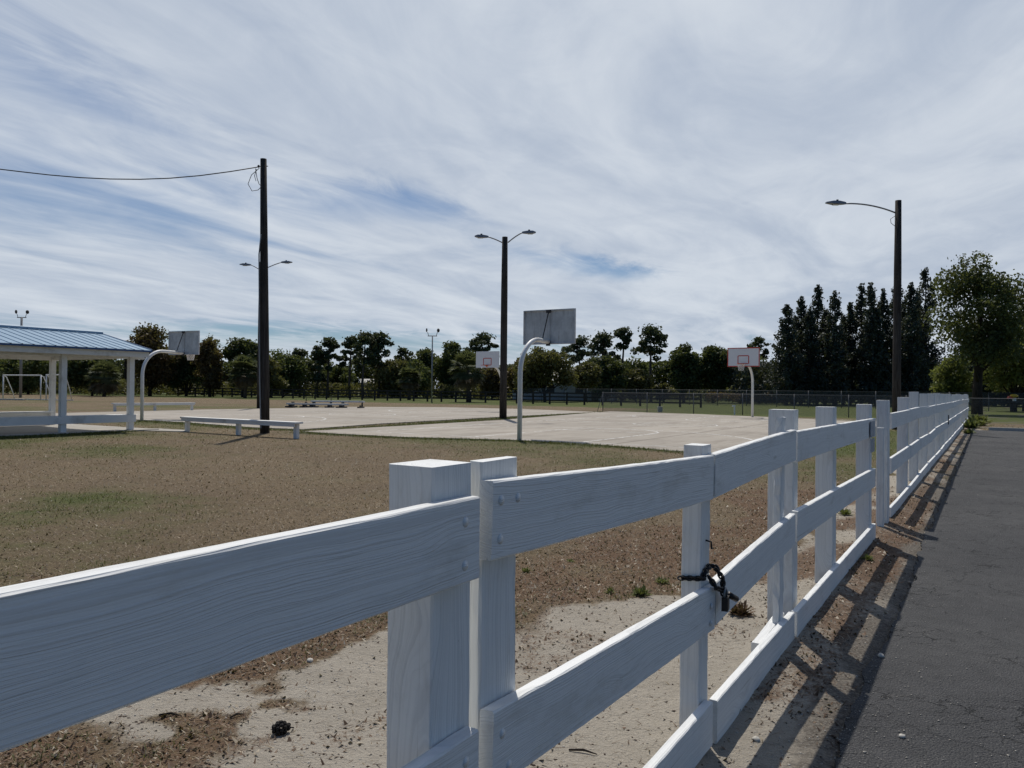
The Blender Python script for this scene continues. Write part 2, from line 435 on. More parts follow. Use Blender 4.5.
class MB:
    def __init__(s): s.v = []; s.f = []
    def box(s, c, d, rz=0.0, taper=1.0, rx=0.0):
        b = len(s.v); cx, cy, cz = c; hx, hy, hz = d[0] / 2, d[1] / 2, d[2] / 2
        cr, sr = math.cos(rz), math.sin(rz); ca, sa = math.cos(rx), math.sin(rx)
        for k, (x, y, z) in enumerate(((-1,-1,-1),(1,-1,-1),(1,1,-1),(-1,1,-1),(-1,-1,1),(1,-1,1),(1,1,1),(-1,1,1))):
            tp = taper if z > 0 else 1.0
            x, y, z = x * hx * tp, y * hy * tp, z * hz
            y, z = y * ca - z * sa, y * sa + z * ca
            s.v.append((cx + x * cr - y * sr, cy + x * sr + y * cr, cz + z))
        for q in ((0,3,2,1),(4,5,6,7),(0,1,5,4),(1,2,6,5),(2,3,7,6),(3,0,4,7)):
            s.f.append(tuple(b + i for i in q))
        return s
    def tube(s, pts, rad, n=8, cap=True):
        pts = [Vector(p) for p in pts]
        if not hasattr(rad, '__len__'): rad = [rad] * len(pts)
        b = len(s.v); ref = None
        for i, p in enumerate(pts):
            tg = (pts[min(i + 1, len(pts) - 1)] - pts[max(i - 1, 0)])
            tg = tg.normalized() if tg.length > 1e-9 else Vector((0, 0, 1))
            if ref is None:
                ref = Vector((1, 0, 0)) if abs(tg.x) < 0.8 else Vector((0, 1, 0))
            a = (ref - tg * ref.dot(tg)).normalized(); ref = a; c = tg.cross(a)
            for k in range(n):
                an = 2 * math.pi * k / n
                s.v.append(tuple(p + (a * math.cos(an) + c * math.sin(an)) * rad[i]))
        for i in range(len(pts) - 1):
            for k in range(n):
                k2 = (k + 1) % n
                s.f.append((b + i * n + k, b + i * n + k2, b + (i + 1) * n + k2, b + (i + 1) * n + k))
        if cap:
            s.f.append(tuple(b + k for k in reversed(range(n))))
            e = b + (len(pts) - 1) * n
            s.f.append(tuple(e + k for k in range(n)))
        return s
    def torus(s, c, R_, r, n=24, m=6, axis='z'):
        b = len(s.v)
        for i in range(n):
            a = 2 * math.pi * i / n
            for j in range(m):
                t = 2 * math.pi * j / m
                x, y, z = (R_ + r * math.cos(t)) * math.cos(a), (R_ + r * math.cos(t)) * math.sin(a), r * math.sin(t)
                if axis == 'y': x, y, z = x, z, y
                if axis == 'x': x, y, z = z, x, y
                s.v.append((c[0] + x, c[1] + y, c[2] + z))
        for i in range(n):
            for j in range(m):
                i2, j2 = (i + 1) % n, (j + 1) % m
                s.f.append((b + i * m + j, b + i2 * m + j, b + i2 * m + j2, b + i * m + j2))
        return s
    def prism(s, poly, z0, z1):
        b = len(s.v); n = len(poly)
        for z in (z0, z1):
            for x, y in poly: s.v.append((x, y, z))
        s.f.append(tuple(b + i for i in reversed(range(n)))); s.f.append(tuple(b + n + i for i in range(n)))
        for i in range(n):
            j = (i + 1) % n
            s.f.append((b + i, b + j, b + n + j, b + n + i))
        return s
    def blob(s, c, r, n=8, m=5, jit=0.0):
        b = len(s.v)
        for i in range(m + 1):
            th = math.pi * i / m
            for k in range(n):
                a = 2 * math.pi * k / n; j = 1 + random.uniform(-jit, jit)
                s.v.append((c[0] + r[0] * j * math.sin(th) * math.cos(a), c[1] + r[1] * j * math.sin(th) * math.sin(a), c[2] + r[2] * j * math.cos(th)))
        for i in range(m):
            for k in range(n):
                k2 = (k + 1) % n
                s.f.append((b + i * n + k, b + (i + 1) * n + k, b + (i + 1) * n + k2, b + i * n + k2))
        return s
    def build(s, name, mat, parent=None, loc=None, rot=None, smooth=False):
        me = bpy.data.meshes.new(name); me.from_pydata(s.v, [], s.f); me.update()
        return link_mesh(name, me, mat, parent, loc, rot, smooth)
def children_of(o): return [c for c in bpy.data.objects if c.parent == o]
def copy_tree(o, parent=None):
    c = o.copy(); COL.objects.link(c)
    if parent is not None: c.parent = parent
    for ch in children_of(o): copy_tree(ch, c)
    return c

# a sawn board: along local x, thickness y, height z, softened edges and a slight warp
def board_mesh(name, L, t, h, seed=0, seg=None, warp=0.0025, ch=0.004, rough=0.0004):
    rr = np.random.default_rng(seed + 100)
    seg = seg or max(4, int(L / 0.06))
    sec = [(-t/2 + ch, -h/2), (t/2 - ch, -h/2), (t/2, -h/2 + ch), (t/2, h/2 - ch), (t/2 - ch, h/2), (-t/2 + ch, h/2), (-t/2, h/2 - ch), (-t/2, -h/2 + ch)]
    sec = np.array(sec); n = len(sec)
    xs = np.linspace(0, L, seg + 1)
    ph = rr.uniform(0, 6, 4)
    V = np.zeros((seg + 1, n, 3))
    for i, x in enumerate(xs):
        u = x / max(L, 0.01)
        wy = warp * math.sin(u * math.pi + ph[0]) ; wz = warp * (math.sin(u * 3.3 + ph[1]) - math.sin(ph[1]))
        V[i, :, 0] = x; V[i, :, 1] = sec[:, 0] + wy; V[i, :, 2] = sec[:, 1] + wz
    e = rr.normal(0, rough, (seg + 1, n, 2)); V[:, :, 1:] += e
    V[0, :, 0] += rr.normal(0, rough, n); V[-1, :, 0] += rr.normal(0, rough, n)
    v = [tuple(p) for p in V.reshape(-1, 3)]; f = []
    for i in range(seg):
        for k in range(n):
            k2 = (k + 1) % n
            f.append((i * n + k, i * n + k2, (i + 1) * n + k2, (i + 1) * n + k))
    f = [tuple(reversed(q)) for q in f]
    f.append(tuple(range(n))); f.append(tuple(seg * n + k for k in reversed(range(n))))
    me = bpy.data.meshes.new(name); me.from_pydata(v, [], f); me.update()
    return me

# ------------------------------------------------------------------ light, sky
SUN_EL, SUN_AZ = R(59.0), R(7.0)                 # azimuth left of the view axis
to_sun = Vector((-math.sin(SUN_AZ) * math.cos(SUN_EL), math.cos(SUN_AZ) * math.cos(SUN_EL), math.sin(SUN_EL)))
sl = bpy.data.lights.new("sun", 'SUN'); sl.energy = 3.5; sl.angle = R(0.55); sl.color = (1.0, 0.94, 0.855)
so = bpy.data.objects.new("sun", sl); COL.objects.link(so)
so.rotation_euler = (-to_sun).to_track_quat('-Z', 'Y').to_euler(); so.location = to_sun * 60

world = bpy.data.worlds.new("World"); scene.world = world; world.use_nodes = True
wt = NT.__new__(NT); wt.m = world; wt.t = world.node_tree; wt.t.nodes.clear()
wout = wt.n('ShaderNodeOutputWorld'); bg = wt.n('ShaderNodeBackground'); wt.l(bg.outputs[0], wout.inputs[0])
SKY_S = 0.10
bg.inputs['Strength'].default_value = SKY_S
sky = wt.n('ShaderNodeTexSky', sky_type='NISHITA'); sky.sun_disc = False
sky.sun_elevation = SUN_EL; sky.sun_rotation = -SUN_AZ
sky.air_density = 1.2; sky.dust_density = 0.1; sky.ozone_density = 5.0
dv = wt.coord('Generated')
sp = wt.n('ShaderNodeSeparateXYZ'); wt.l(dv, sp.inputs[0]); dx, dy, dz = sp.outputs
zc = wt.math('ADD', wt.math('MAXIMUM', dz, 0.0), 0.07)
uu = wt.math('DIVIDE', dx, zc); vv = wt.math('DIVIDE', dy, zc)
ca, sa = math.cos(R(27)), math.sin(R(27))
across = wt.math('SUBTRACT', wt.math('MULTIPLY', uu, ca), wt.math('MULTIPLY', vv, sa))
along = wt.math('ADD', wt.math('MULTIPLY', uu, sa), wt.math('MULTIPLY', vv, ca))
cm = wt.n('ShaderNodeCombineXYZ'); wt.l(across, cm.inputs[0]); wt.l(along, cm.inputs[1])
cv = cm.outputs[0]
nA = wt.noise(wt.mapping(cv, (1.35, 0.50, 1), (3.1, 0.7, 0)), 1.0, 9, 0.56, 1.0)
nB = wt.noise(wt.mapping(cv, (0.55, 0.22, 1), (7.3, 2.2, 0)), 1.0, 5, 0.55, 0.8)
nC = wt.noise(wt.mapping(cv, (2.9, 1.55, 1), (1.3, 5.2, 0)), 1.0, 9, 0.62, 1.3)
dens = wt.math('ADD', wt.math('MULTIPLY', nA, 0.55), wt.math('ADD', wt.math('MULTIPLY', nB, 0.50), wt.math('MULTIPLY', nC, 0.20)))
def wdir(px, py): return ray(px, py).normalized()
def gauss(px, py, ang, s1, s2, amp):
    """an opening (amp<0) or a bank (amp>0) in the cloud sheet, in a direction of the sky"""
    c = wdir(px, py)
    t1 = (_r * math.cos(R(ang)) - _u * math.sin(R(ang))); t2 = (_r * math.sin(R(ang)) + _u * math.cos(R(ang)))
    t1 = (t1 - c * t1.dot(c)).normalized(); t2 = (t2 - c * t2.dot(c) - t1 * t2.dot(t1)).normalized()
    wob = wt.math('MULTIPLY', wt.math('SUBTRACT', nC, 0.5), 1.5)
    a = wt.math('DIVIDE', wt.vmath('DOT_PRODUCT', dv, tuple(t1)), s1 / F_PX)
    b = wt.math('ADD', wt.math('DIVIDE', wt.vmath('DOT_PRODUCT', dv, tuple(t2)), s2 / F_PX), wob)
    e = wt.math('EXPONENT', wt.math('MULTIPLY', wt.math('ADD', wt.math('MULTIPLY', a, a), wt.math('MULTIPLY', b, b)), -1.0))
    gate = wt.math('GREATER_THAN', wt.vmath('DOT_PRODUCT', dv, tuple(c)), 0.0)
    return wt.math('MULTIPLY', wt.math('MULTIPLY', e, gate), amp)
GA = [(20, 70, 22, 110, 60, -0.12), (60, 205, 18, 130, 34, -0.04), (215, 205, 14, 150, 26, -0.12), (120, 112, 22, 110, 16, -0.07),
      (405, 205, 8, 110, 22, -0.27), (470, 120, 25, 90, 18, -0.08),
      (610, 268, 7, 100, 14, -0.38), (280, 335, 2, 150, 12, -0.28), (480, 348, 2, 120, 10, -0.2), (720, 338, 3, 60, 12, -0.15),
      (930, 130, 20, 120, 40, -0.05), (760, 110, 10, 330, 160, 0.12),
      (620, 200, 15, 300, 130, 0.10), (230, 70, 28, 170, 26, 0.10), (860, 260, 5, 220, 110, 0.10), (130, 290, 4, 220, 40, 0.12),
      (600, 320, 4, 200, 26, 0.12)]
for g in GA: dens = wt.math('ADD', dens, gauss(*g))
dens = wt.math('ADD', dens, wt.math('MULTIPLY', dy, 0.06))
cov = wt.math('MULTIPLY', wt.ss(dens, 0.34, 0.74, 0.20, 0.95), wt.ss(dy, -0.10, 0.42))
lit = wt.ss(wt.math('ADD', wt.math('MULTIPLY', nA, 0.7), wt.math('MULTIPLY', nC, 0.3)), 0.33, 0.68)
k = 1.0 / SKY_S
ccol = wt.mix(lit, (0.455 * k, 0.52 * k, 0.625 * k), (0.66 * k, 0.71 * k, 0.775 * k))
skyc = wt.mix(1.0, sky.outputs[0], (0.36, 0.475, 0.605), 'MULTIPLY')
wt.l(wt.mix(cov, skyc, ccol), bg.inputs['Color'])

vs = scene.view_settings
vs.view_transform = 'Standard'; vs.look = 'None'; vs.gamma = 1.0; vs.use_curve_mapping = False; vs.exposure = 0.0
scene.cycles.max_bounces = 6; scene.cycles.transparent_max_bounces = 24
scene.cycles.use_denoising = True
try:
    scene.cycles.denoiser = 'OPENIMAGEDENOISE'; scene.cycles.denoising_input_passes = 'RGB_ALBEDO_NORMAL'; scene.cycles.denoising_prefilter = 'ACCURATE'
except Exception: pass

# ------------------------------------------------------------------ ground
rad_ = np.concatenate([[0.6], 0.6 * np.exp(np.linspace(0, math.log(2500 / 0.6), 330))[1:]])
th = np.concatenate([np.arange(-46, 46, 0.35), np.arange(46, 314, 3.0)])
th = np.radians(90 - th)
RR, TT = np.meshgrid(rad_, th, indexing='ij')
GX, GY = RR * np.cos(TT), RR * np.sin(TT)

LEFT_S = 40.2
def cover(X, Y):
    s = X * D.x + Y * D.y
    q = -(X * PV.x + Y * PV.y) - FQ
    dist = np.hypot(X, Y)
    nb = fbm(X * 0.55, Y * 0.55, 5); nm_ = fbm(X * 1.7, Y * 1.7, 9); nl = fbm(X * 0.09, Y * 0.09, 21)
    ng = fbm(X * 0.22, Y * 0.22, 33)
    wid = 1.95 + 1.3 * (nb - 0.5) + 1.1 * (nm_ - 0.5) + 0.5 * (fbm(X * 5, Y * 5, 51) - 0.5) - 1.35 * sst(4.5, 5.9, s) + 0.35 * sst(2.6, 1.6, s)
    sand = sst(-0.30, 0.25, wid - np.abs(q)) * sst(54, 48, s)
    sand *= np.where(q < 0, 0.95, 1.0)
    sand = sand * (0.62 + 0.62 * nm_)
    sand *= 1 - 0.75 * sst(0.50, 0.62, fbm(X * 2.3 + 7, Y * 2.3, 88)) * sst(1.35, 1.9, q) * sst(3.6, 3.0, s)
    sand *= 1 - 0.8 * np.exp(-(((X + 1.95) / 0.42) ** 2 + ((Y - 3.12) / 0.28) ** 2))
    sand = np.where((q > 1.2) & (s > 4), sand * 0.85, sand)
    # bare worn ground along the court edge and in front of the benches
    n9 = fbm(X * 0.9 + 40, Y * 0.9, 61)
    litter = (0.55 + 0.55 * nb) * sst(wid - 0.15, wid + 0.15, q) * sst(wid + 2.2, wid + 0.9, q) * sst(10, 6.5, s)
    litter = np.maximum(litter, 0.55 * sst(0.60, 0.70, n9) * sst(0.35, 0.9, q) * sst(4.6, 3.2, q))
    litter = np.maximum(litter, (0.30 + 0.75 * sst(0.42, 0.6, n9)) * sst(4.2, 5.2, s) * sst(3.0, 1.8, q) * sst(-0.5, -0.2, q) * sst(18, 10, s))
    litter = np.maximum(litter, 0.85 * sst(0.32, 0.05, np.abs(q + 0.12)) * sst(3.2, 4.2, s) * sst(53, 46, s) * (0.30 + nm_))
    litter = np.maximum(litter, 0.8 * sst(0.54, 0.66, n9) * sst(-0.44, -0.3, q) * sst(0.2, -0.1, q))
    litter = np.maximum(litter, 1.0 * np.exp(-(((X + 1.95) / 0.46) ** 2 + ((Y - 3.12) / 0.30) ** 2)))
    litter = np.maximum(litter, 0.75 * sst(0.52, 0.62, fbm(X * 2.3 + 7, Y * 2.3, 88)) * sst(1.25, 1.8, q) * sst(3.6, 3.0, s))
    litter *= sst(0.75, 1.5, s)
    green = 0.11 + 0.46 * sst(0.36, 0.72, ng) + 0.10 * sst(12, 20, dist) + 0.20 * (nl - 0.5)
    green += 0.26 * np.exp(-(((X + 6.2) / 2.2) ** 2 + ((Y - 9.8) / 1.8) ** 2)) + 0.25 * np.exp(-(((X + 5.6) / 0.9) ** 2 + ((Y - 10.2) / 0.8) ** 2))
    green -= 0.28 * np.exp(-(((X + 2) / 4.5) ** 2 + ((Y - 11) / 5.0) ** 2))
    green += 0.95 * sst(57, 66, s) + 0.75 * sst(44, 52, s) * sst(-24, -14, -q)
    green = np.where((s > 42) & (s < 60) & (q > 24), green * 0.45 + 0.1, green)
    green += 0.40 * sst(18.2, 19.6, s) * sst(38, 30, s) * sst(14, 4, np.abs(q - 2.0))
    green = green - sand * 0.5
    return sand, np.clip(green, 0, 1.2), np.clip(litter, 0, 1), s, q, dist

sand, green, litter, gs, gq, gd = cover(GX, GY)
GZ = 0.02 * (fbm(GX * 1.1, GY * 1.1, 71) - 0.5) * sst(26, 12, gd)
GZ += 0.012 * (fbm(GX * 6, GY * 6, 77) - 0.5) * sst(16, 6, gd)
GZ += 0.035 * np.exp(-((gq - 0.05) / 0.22) ** 2) * sst(3.2, 4.2, gs) * sst(43, 40, gs)
road = sst(-0.36, -0.56, gq) * sst(37.4, 36.6, gs)
GZ = GZ * (1 - road) - 0.05 * road
GZ -= 0.02 * sst(20, 24, gd)
nr, nt = RR.shape
idx = np.arange(nr * nt).reshape(nr, nt)
a = idx[:-1, :]; b = idx[1:, :]
Q = np.stack([a, b, np.roll(b, -1, 1), np.roll(a, -1, 1)], -1).reshape(-1, 4)
Vg = np.stack([GX, GY, GZ], -1).reshape(-1, 3)
Vg = np.vstack([Vg, [[0, 0, -0.05]]])
me = np_mesh("ground", Vg, Q)
for nme, arr in (('sand', sand), ('green', green), ('litter', litter), ('worn', np.clip(sst(-0.10, -0.34, gq) * sst(-0.62, -0.5, gq) * (0.25 + 1.1 * fbm(GX * 1.9, GY * 1.9, 15)) + 0.9 * sst(0.55, 0.66, fbm(GX * 1.3 + 3, GY * 1.3, 19)) * sst(0.05, -0.1, gq), 0, 1))):
    at = me.attributes.new(nme, 'FLOAT', 'POINT')
    at.data.foreach_set('value', np.append(arr.ravel(), 0).astype(np.float32))
ground = link_mesh("ground", me, MT['ground'], smooth=True); tag(ground, kind='structure')
if me.polygons[0].normal.z < 0: me.flip_normals()
# centre disc under the camera
mb = MB(); mb.v = [tuple(Vg[i]) for i in range(nt)]; mb.f = [tuple(range(nt))] if False else [tuple(reversed(range(nt)))]
o = mb.build("ground_underfoot", MT['ground']); tag(o, kind='structure')

# ------------------------------------------------------------------ asphalt car park
def sheet_from_poly(name, poly, z, mat, kind='structure'):
    mb = MB(); mb.prism(poly, z - 0.06, z); o = mb.build(name, mat); tag(o, kind=kind); return o
edge = []
for s in np.arange(-14, 37.2, 0.045):
    w = -0.42 + 0.035 * (float(vnoise(np.array([s * 19.0]), np.array([2.5]), 8)[0]) - 0.5) + 0.045 * (float(vnoise(np.array([s * 1.3]), np.array([0.5]), 3)[0]) - 0.5) * 2 + 0.06 * (float(vnoise(np.array([s * 6.0]), np.array([0.5]), 4)[0]) - 0.5)
    if 3.0 < s < 3.6: w -= 0.05 * math.sin((s - 3.0) / 0.6 * math.pi)
    p = W2(s, w); edge.append((p.x, p.y))
p1, p2 = W2(37.1, -15), W2(-14, -15)
poly = [(p1.x, p1.y), (p2.x, p2.y)] + edge
sheet_from_poly("car_park_asphalt", poly, 0.006, MT['asphalt'])

# ------------------------------------------------------------------ courts
def court(name, pix, z=0.015):
    pts = [G(*p) for p in pix]
    return pts
c1 = [(303, 431.6), (330, 433.6), (405, 437.3), (515, 440.3), (600, 445.2), (682, 452.0), (765, 459.0)]
near_l = [G(*p) for p in c1]
far_r = [G(835, 420.5), G(760, 416.8), G(700, 414.3), G(611, 411.4)]
end_r = near_l[-1] + D * 6
far_e = near_l[-1] + D * ((far_r[0] - near_l[-1]).dot(D))
court1 = near_l + [end_r, far_e] + far_r + [G(500, 420.2), G(405, 425.9)]
def poly_slab(name, pts, z0, z1, mat):
    # own object frame lined up with the courts so joints run true
    c = sum((Vector(p) for p in pts), Vector()) / len(pts); c.z = 0
    Rm = Matrix.Rotation(-ANG, 3, 'Z')
    loc = [Rm @ (Vector(p) - c) for p in pts]
    P2 = [(p.x, p.y) for p in loc]
    area = sum(P2[i][0] * P2[(i + 1) % len(P2)][1] - P2[(i + 1) % len(P2)][0] * P2[i][1] for i in range(len(P2)))
    if area < 0: P2.reverse()
    o = MB().prism(P2, z0, z1).build(name, mat, loc=c, rot=(0, 0, ANG)); tag(o, kind='structure'); return o
CT = 0.012
poly_slab("near_basketball_court", court1, -0.08, CT, MT['court'])
court2 = [G(56, 416.8), G(100, 417.8), G(144, 420.2), G(183, 422.3), G(248, 427.3), G(302, 429.6),
          G(380, 423.8), G(486, 417.8), G(602, 412.3), G(525, 409.2), G(440, 407.2), G(350, 407.0), G(251, 408.9), G(200, 409.7), G(90, 412.4), G(45, 413.6)]
poly_slab("far_basketball_court", court2, -0.08, CT, MT['court'])
# pavilion walk, a strip of worn concrete
walk = [G(120, 428.4), G(160, 428.6), G(190, 430.2), G(186, 431.4), G(150, 430.6), G(120, 430.2)]

def strip(mb, pts, w, z):
    pts = [Vector(p) for p in pts]
    b = len(mb.v); n = len(pts)
    for i, p in enumerate(pts):
        t = (pts[min(i + 1, n - 1)] - pts[max(i - 1, 0)]); t.z = 0; t.normalize()
        q = Vector((-t.y, t.x, 0)) * w / 2
        for e in (p + q, p - q): mb.v.append((e.x, e.y, z))
    for i in range(n - 1):
        mb.f.append((b + 2 * i, b + 2 * i + 1, b + 2 * i + 3, b + 2 * i + 2))
def court_lines(name, A, B, half_w):
    """A, B: hoop pole feet; lines of a full court between them"""
    ax = (B - A).normalized(); n = Vector((-ax.y, ax.x, 0)); L = (B - A).length
    mb = MB()
    def at(u, v): return A + ax * u + n * v
    lw = 0.075
    z = CT + 0.004
    e0, e1 = 0.35, L - 0.35
    for v in (-half_w, half_w): strip(mb, [at(e0, v), at(e1, v)], lw, z)
    for u in (e0, e1, L / 2): strip(mb, [at(u, -half_w + lw), at(u, half_w - lw)], lw, z)
    for sgn, e in ((1, e0), (-1, e1)):
        for v in (-1.85, 1.85): strip(mb, [at(e + sgn * lw, v), at(e + sgn * 5.7, v)], lw, z)
        strip(mb, [at(e + sgn * 5.75, -1.85), at(e + sgn * 5.75, 1.85)], lw, z)
        pts = [at(e + sgn * (5.8 + 1.8 * math.sin(t)), 1.8 * math.cos(t)) for t in np.linspace(0, math.pi, 20)]
        strip(mb, pts, lw, z)
        pts = [at(e + sgn * (1.5 + 6.2 * math.sin(t)), 6.2 * math.cos(t)) for t in np.linspace(0, math.pi, 40)]
        strip(mb, pts, lw, z + 0.003)
    pts = [at(L / 2 + 1.8 * math.cos(t), 1.8 * math.sin(t)) for t in np.linspace(0, 2 * math.pi, 40)]
    strip(mb, pts, lw, z + 0.003)
    o = mb.build(name, MT['line']); tag(o, kind='structure'); return o
HOOP = {}
HOOP['near'] = G(519.5, 440.5)
HOOP['left'] = G(141.8, 420.2)
HOOP['right'] = HOOP['near'] + D * 26.6
HOOP['far'] = P(501, 400, 52.5); HOOP['far'].z = 0
g = P(752.5, 400, 45.0); HOOP['right'] = Vector((g.x, g.y, 0))
court_lines("near_court_lines", HOOP['near'], HOOP['right'], 6.2)
court_lines("far_court_lines", HOOP['left'], HOOP['far'], 6.0)
poly_slab("pavilion_walk", walk, -0.06, 0.004, MT['slab'])

# ------------------------------------------------------------------ white fence in the foreground
TH = 0.038
def fence_thing(name, s0, label, cat, group=None, q=0.0):
    return thing(name, W2(s0, q), ANG, label, cat, group)
_seed = [1]
def rail(par, s0, xa, za, xb, zb, h=0.184, off=0.0, t=TH, bolts=(), warp=0.0025, name='rail'):
    """board whose TOP edge runs from (xa,za) to (xb,zb); x measured along the fence, front face at off"""
    _seed[0] += 1
    L = math.hypot(xb - xa, zb - za); a = math.atan2(zb - za, xb - xa)
    me = board_mesh(name, L, t, h, _seed[0], warp=warp)
    cz = -h / 2
    o = link_mesh(name, me, MT['wood'], par)
    o.location = (xa - s0 + math.sin(a) * h / 2, off + t / 2, za + math.cos(a) * cz)
    o.rotation_euler = (0, -a, 0)
    for bx, bz in bolts:
        b = MB().blob((0, 0, 0), (0.009, 0.0045, 0.009), 10, 6)
        b.tube([(0, 0.0, 0), (0, -0.002, 0)], 0.012, 10)
        b.build('bolt', MT['wood'], o, (bx if bx >= 0 else L + bx, -t / 2 - 0.001, bz), smooth=True)
    return o
def post(par, s0, x, z0, z1, w, d, off, name='post', lean=0.0, rough=0.0006):
    """upright; x = centre along fence, off = front face, w along the fence, d deep"""
    _seed[0] += 1
    me = board_mesh(name, z1 - z0, d, w, _seed[0], seg=24, warp=0.003, ch=0.005, rough=rough)
    o = link_mesh(name, me, MT['wood'], par)
    o.location = (x - s0, off + d / 2, z0)
    o.rotation_euler = (0, -math.pi / 2 + lean, 0)      # local x up, local z along the fence
    return o

# left stretch of fence, running back past the camera
s_r, zt = FP(479, 497.5)
sA, zA = FP(2, 594)
slope = (zt - zA) / (s_r - sA)
sL = -1.35
fl = fence_thing('white_board_fence', 0.2, "nearest white board fence stretch at lower left with a thick square post", "fence")
zl = zt - slope * (s_r - sL)
rail(fl, 0.2, sL, zl, s_r, zt, bolts=((-0.055, 0.045), (-0.055, -0.05)), warp=0.003)
s_m, zm = FP(478, 727)
rail(fl, 0.2, sL, zm - 0.005, s_m, zm, bolts=((-0.05, 0.035), (-0.05, -0.05)))
rail(fl, 0.2, sL, 0.21, s_m - 0.01, 0.205)
sp1, _ = FP(432.5, 470, TH); _, zp1 = FP(432.5, 468, TH)
post(fl, 0.2, sp1 + 0.082, -0.4, zp1, 0.145, 0.128, TH + 0.001)
post(fl, 0.2, sp1 + 0.075 - 2.45, -0.4, zp1 - 0.01, 0.145, 0.145, TH + 0.001)

# first gate leaf
s0g, z0g = FP(493, 481)
s1g, z1g = FP(714.5, 455)
g1 = fence_thing('wooden_gate', s0g, "white three board gate leaf between the thick square post and the chained upright", "gate", "white wooden gate leaves")
rail(g1, s0g, s0g, z0g, s1g, z1g, bolts=((0.035, 0.045), (0.11, 0.045), (0.035, -0.045)))
s0m, z0m = FP(493, 712); s1m, z1m = FP(716, 586)
rail(g1, s0g, s0m, z0m, s1m, z1m, bolts=((0.04, 0.03), (0.075, -0.055), (-0.06, 0.02), (-0.06, -0.05)))
rail(g1, s0g, s0m, 0.20, s1m - 0.03, 0.205)
su, zu = FP(481, 462, TH)
post(g1, s0g, su + 0.088, 0.03, zu, 0.162, 0.036, TH + 0.001, 'upright')
su2, zu2 = FP(702, 446, TH)
post(g1, s0g, su2 + 0.062, 0.02, zu2, 0.115, 0.085, TH + 0.001, 'upright', rough=0.0008)

# second gate leaf
s2a, z2a = FP(715.6, 454.5); s2b, z2b = FP(796, 430.5)
g2 = fence_thing('wooden_gate', s2a, "short white gate leaf right of the chained upright, rising to the round topped post", "gate", "white wooden gate leaves")
rail(g2, s2a, s2a, z2a, s2b, z2b)
m2a, zm2a = FP(717, 583); m2b, zm2b = FP(796, 513)
rail(g2, s2a, m2a, zm2a, m2b, zm2b, off=0.004)
b2a, zb2a = FP(718, 701); b2b, zb2b = FP(796, 612)
rail(g2, s2a, b2a, zb2a, b2b, zb2b, off=0.005)
rail(g2, s2a, b2a + 0.95, zb2a - 0.03, b2b - 0.02, zb2b - 0.01, h=0.12, off=TH + 0.022, t=0.05)
su3, zu3 = FP(784, 417.5, TH)
post(g2, s2a, su3, 0.02, zu3, 0.10, 0.04, TH + 0.002, 'upright', rough=0.003)

# short fixed stretch with the sign
s3a, z3a = FP(797.2, 431.5); s3b, z3b = FP(876, 417.8)
f3 = fence_thing('white_board_fence', s3a, "short white board fence stretch with a grey sign, ending at the tallest post", "fence")
rail(f3, s3a, s3a, z3a, s3b, z3b)
m3a, zm3a = FP(797.2, 511.5); m3b, zm3b = FP(876, 468.5)
rail(f3, s3a, m3a, zm3a, m3b, zm3b)
b3a, zb3a = FP(797.2, 612); b3b, zb3b = FP(876, 524)
rail(f3, s3a, b3a, zb3a, b3b, zb3b)
for px0, px1, pyt, d_, off_ in ((772, 798, 410.5, 0.16, TH + 0.045), (817, 837, 407.5, 0.13, TH + 0.001), (857, 873.5, 405, 0.13, TH + 0.001)):
    sa_, zt_ = FP(px0, pyt, off_ + d_ * 0.5); sb_, _ = FP(px1, pyt, off_ + d_ * 0.2)
    w_ = 0.145 if px0 > 780 else 0.135
    post(f3, s3a, (sa_ + sb_) / 2 + 0.06, -0.3, zt_, w_, d_, off_)
st, zt4 = FP(885, 400.5, 0.0)
st += 0.36
post(f3, s3a, st, -0.3, zt4, 0.19, 0.12, -0.005)
post(f3, s3a, st - 0.31, -0.2, FP(879, 430, 0)[1], 0.07, 0.07, 0.01, 'upright')

# long far stretch down to the chain link
f4a, z4a = FP(892, 413.3)
ff = fence_thing('white_board_fence', f4a, "long white three board fence stretch running away beside the asphalt to the big tree", "fence")
endS = 51.0
fp_ = [FP(px_, 394, 0.11)[0] for px_ in (903, 914, 923.6, 931.4)]
xs4 = [f4a] + fp_ + [fp_[-1] + 2.1 * i for i in range(1, 30)]
xs4 = [x for x in xs4 if x < endS] + [endS]
rnd4 = random.Random(5)
tops = (z4a, FP(892, 458)[1], FP(892, 507)[1])
for ti, zt_ in enumerate(tops):
    prev = zt_
    for i in range(len(xs4) - 1):
        nz = zt_ + rnd4.uniform(-0.014, 0.014) - 0.0010 * (xs4[i + 1] - f4a) * (1 if ti < 1 else -0.2)
        rail(ff, f4a, xs4[i] + (0.0 if i == 0 else 0.003), prev, xs4[i + 1] - 0.002, nz, warp=0.002, off=rnd4.uniform(0, 0.003))
        prev = nz + rnd4.uniform(-0.008, 0.008)
first_posts = [(903, 394), (914, 391.8), (924, 394), (932, 395)]
for i, x in enumerate(xs4[1:]):
    zt_ = 1.47 + rnd4.uniform(-0.05, 0.06)
    post(ff, f4a, x + rnd4.uniform(-0.03, 0.03), -0.3, zt_, 0.14, 0.14, TH + 0.005)
# dark latch on the far fence
# sign plate hanging at the rail end
sg, zg = FP(871.5, 420)
sgn = thing('notice_sign', W2(sg, -0.004), ANG, "small faded grey notice in two pieces on the white rail beside the tallest post", "sign")
MB().box((0, -0.006, -0.085), (0.30, 0.006, 0.155)).build('plate', MT['sign'], sgn, (0, 0, zg))
MB().box((0.01, -0.006, -0.245), (0.27, 0.006, 0.13)).build('plate', MT['sign'], sgn, (0, 0, zg))

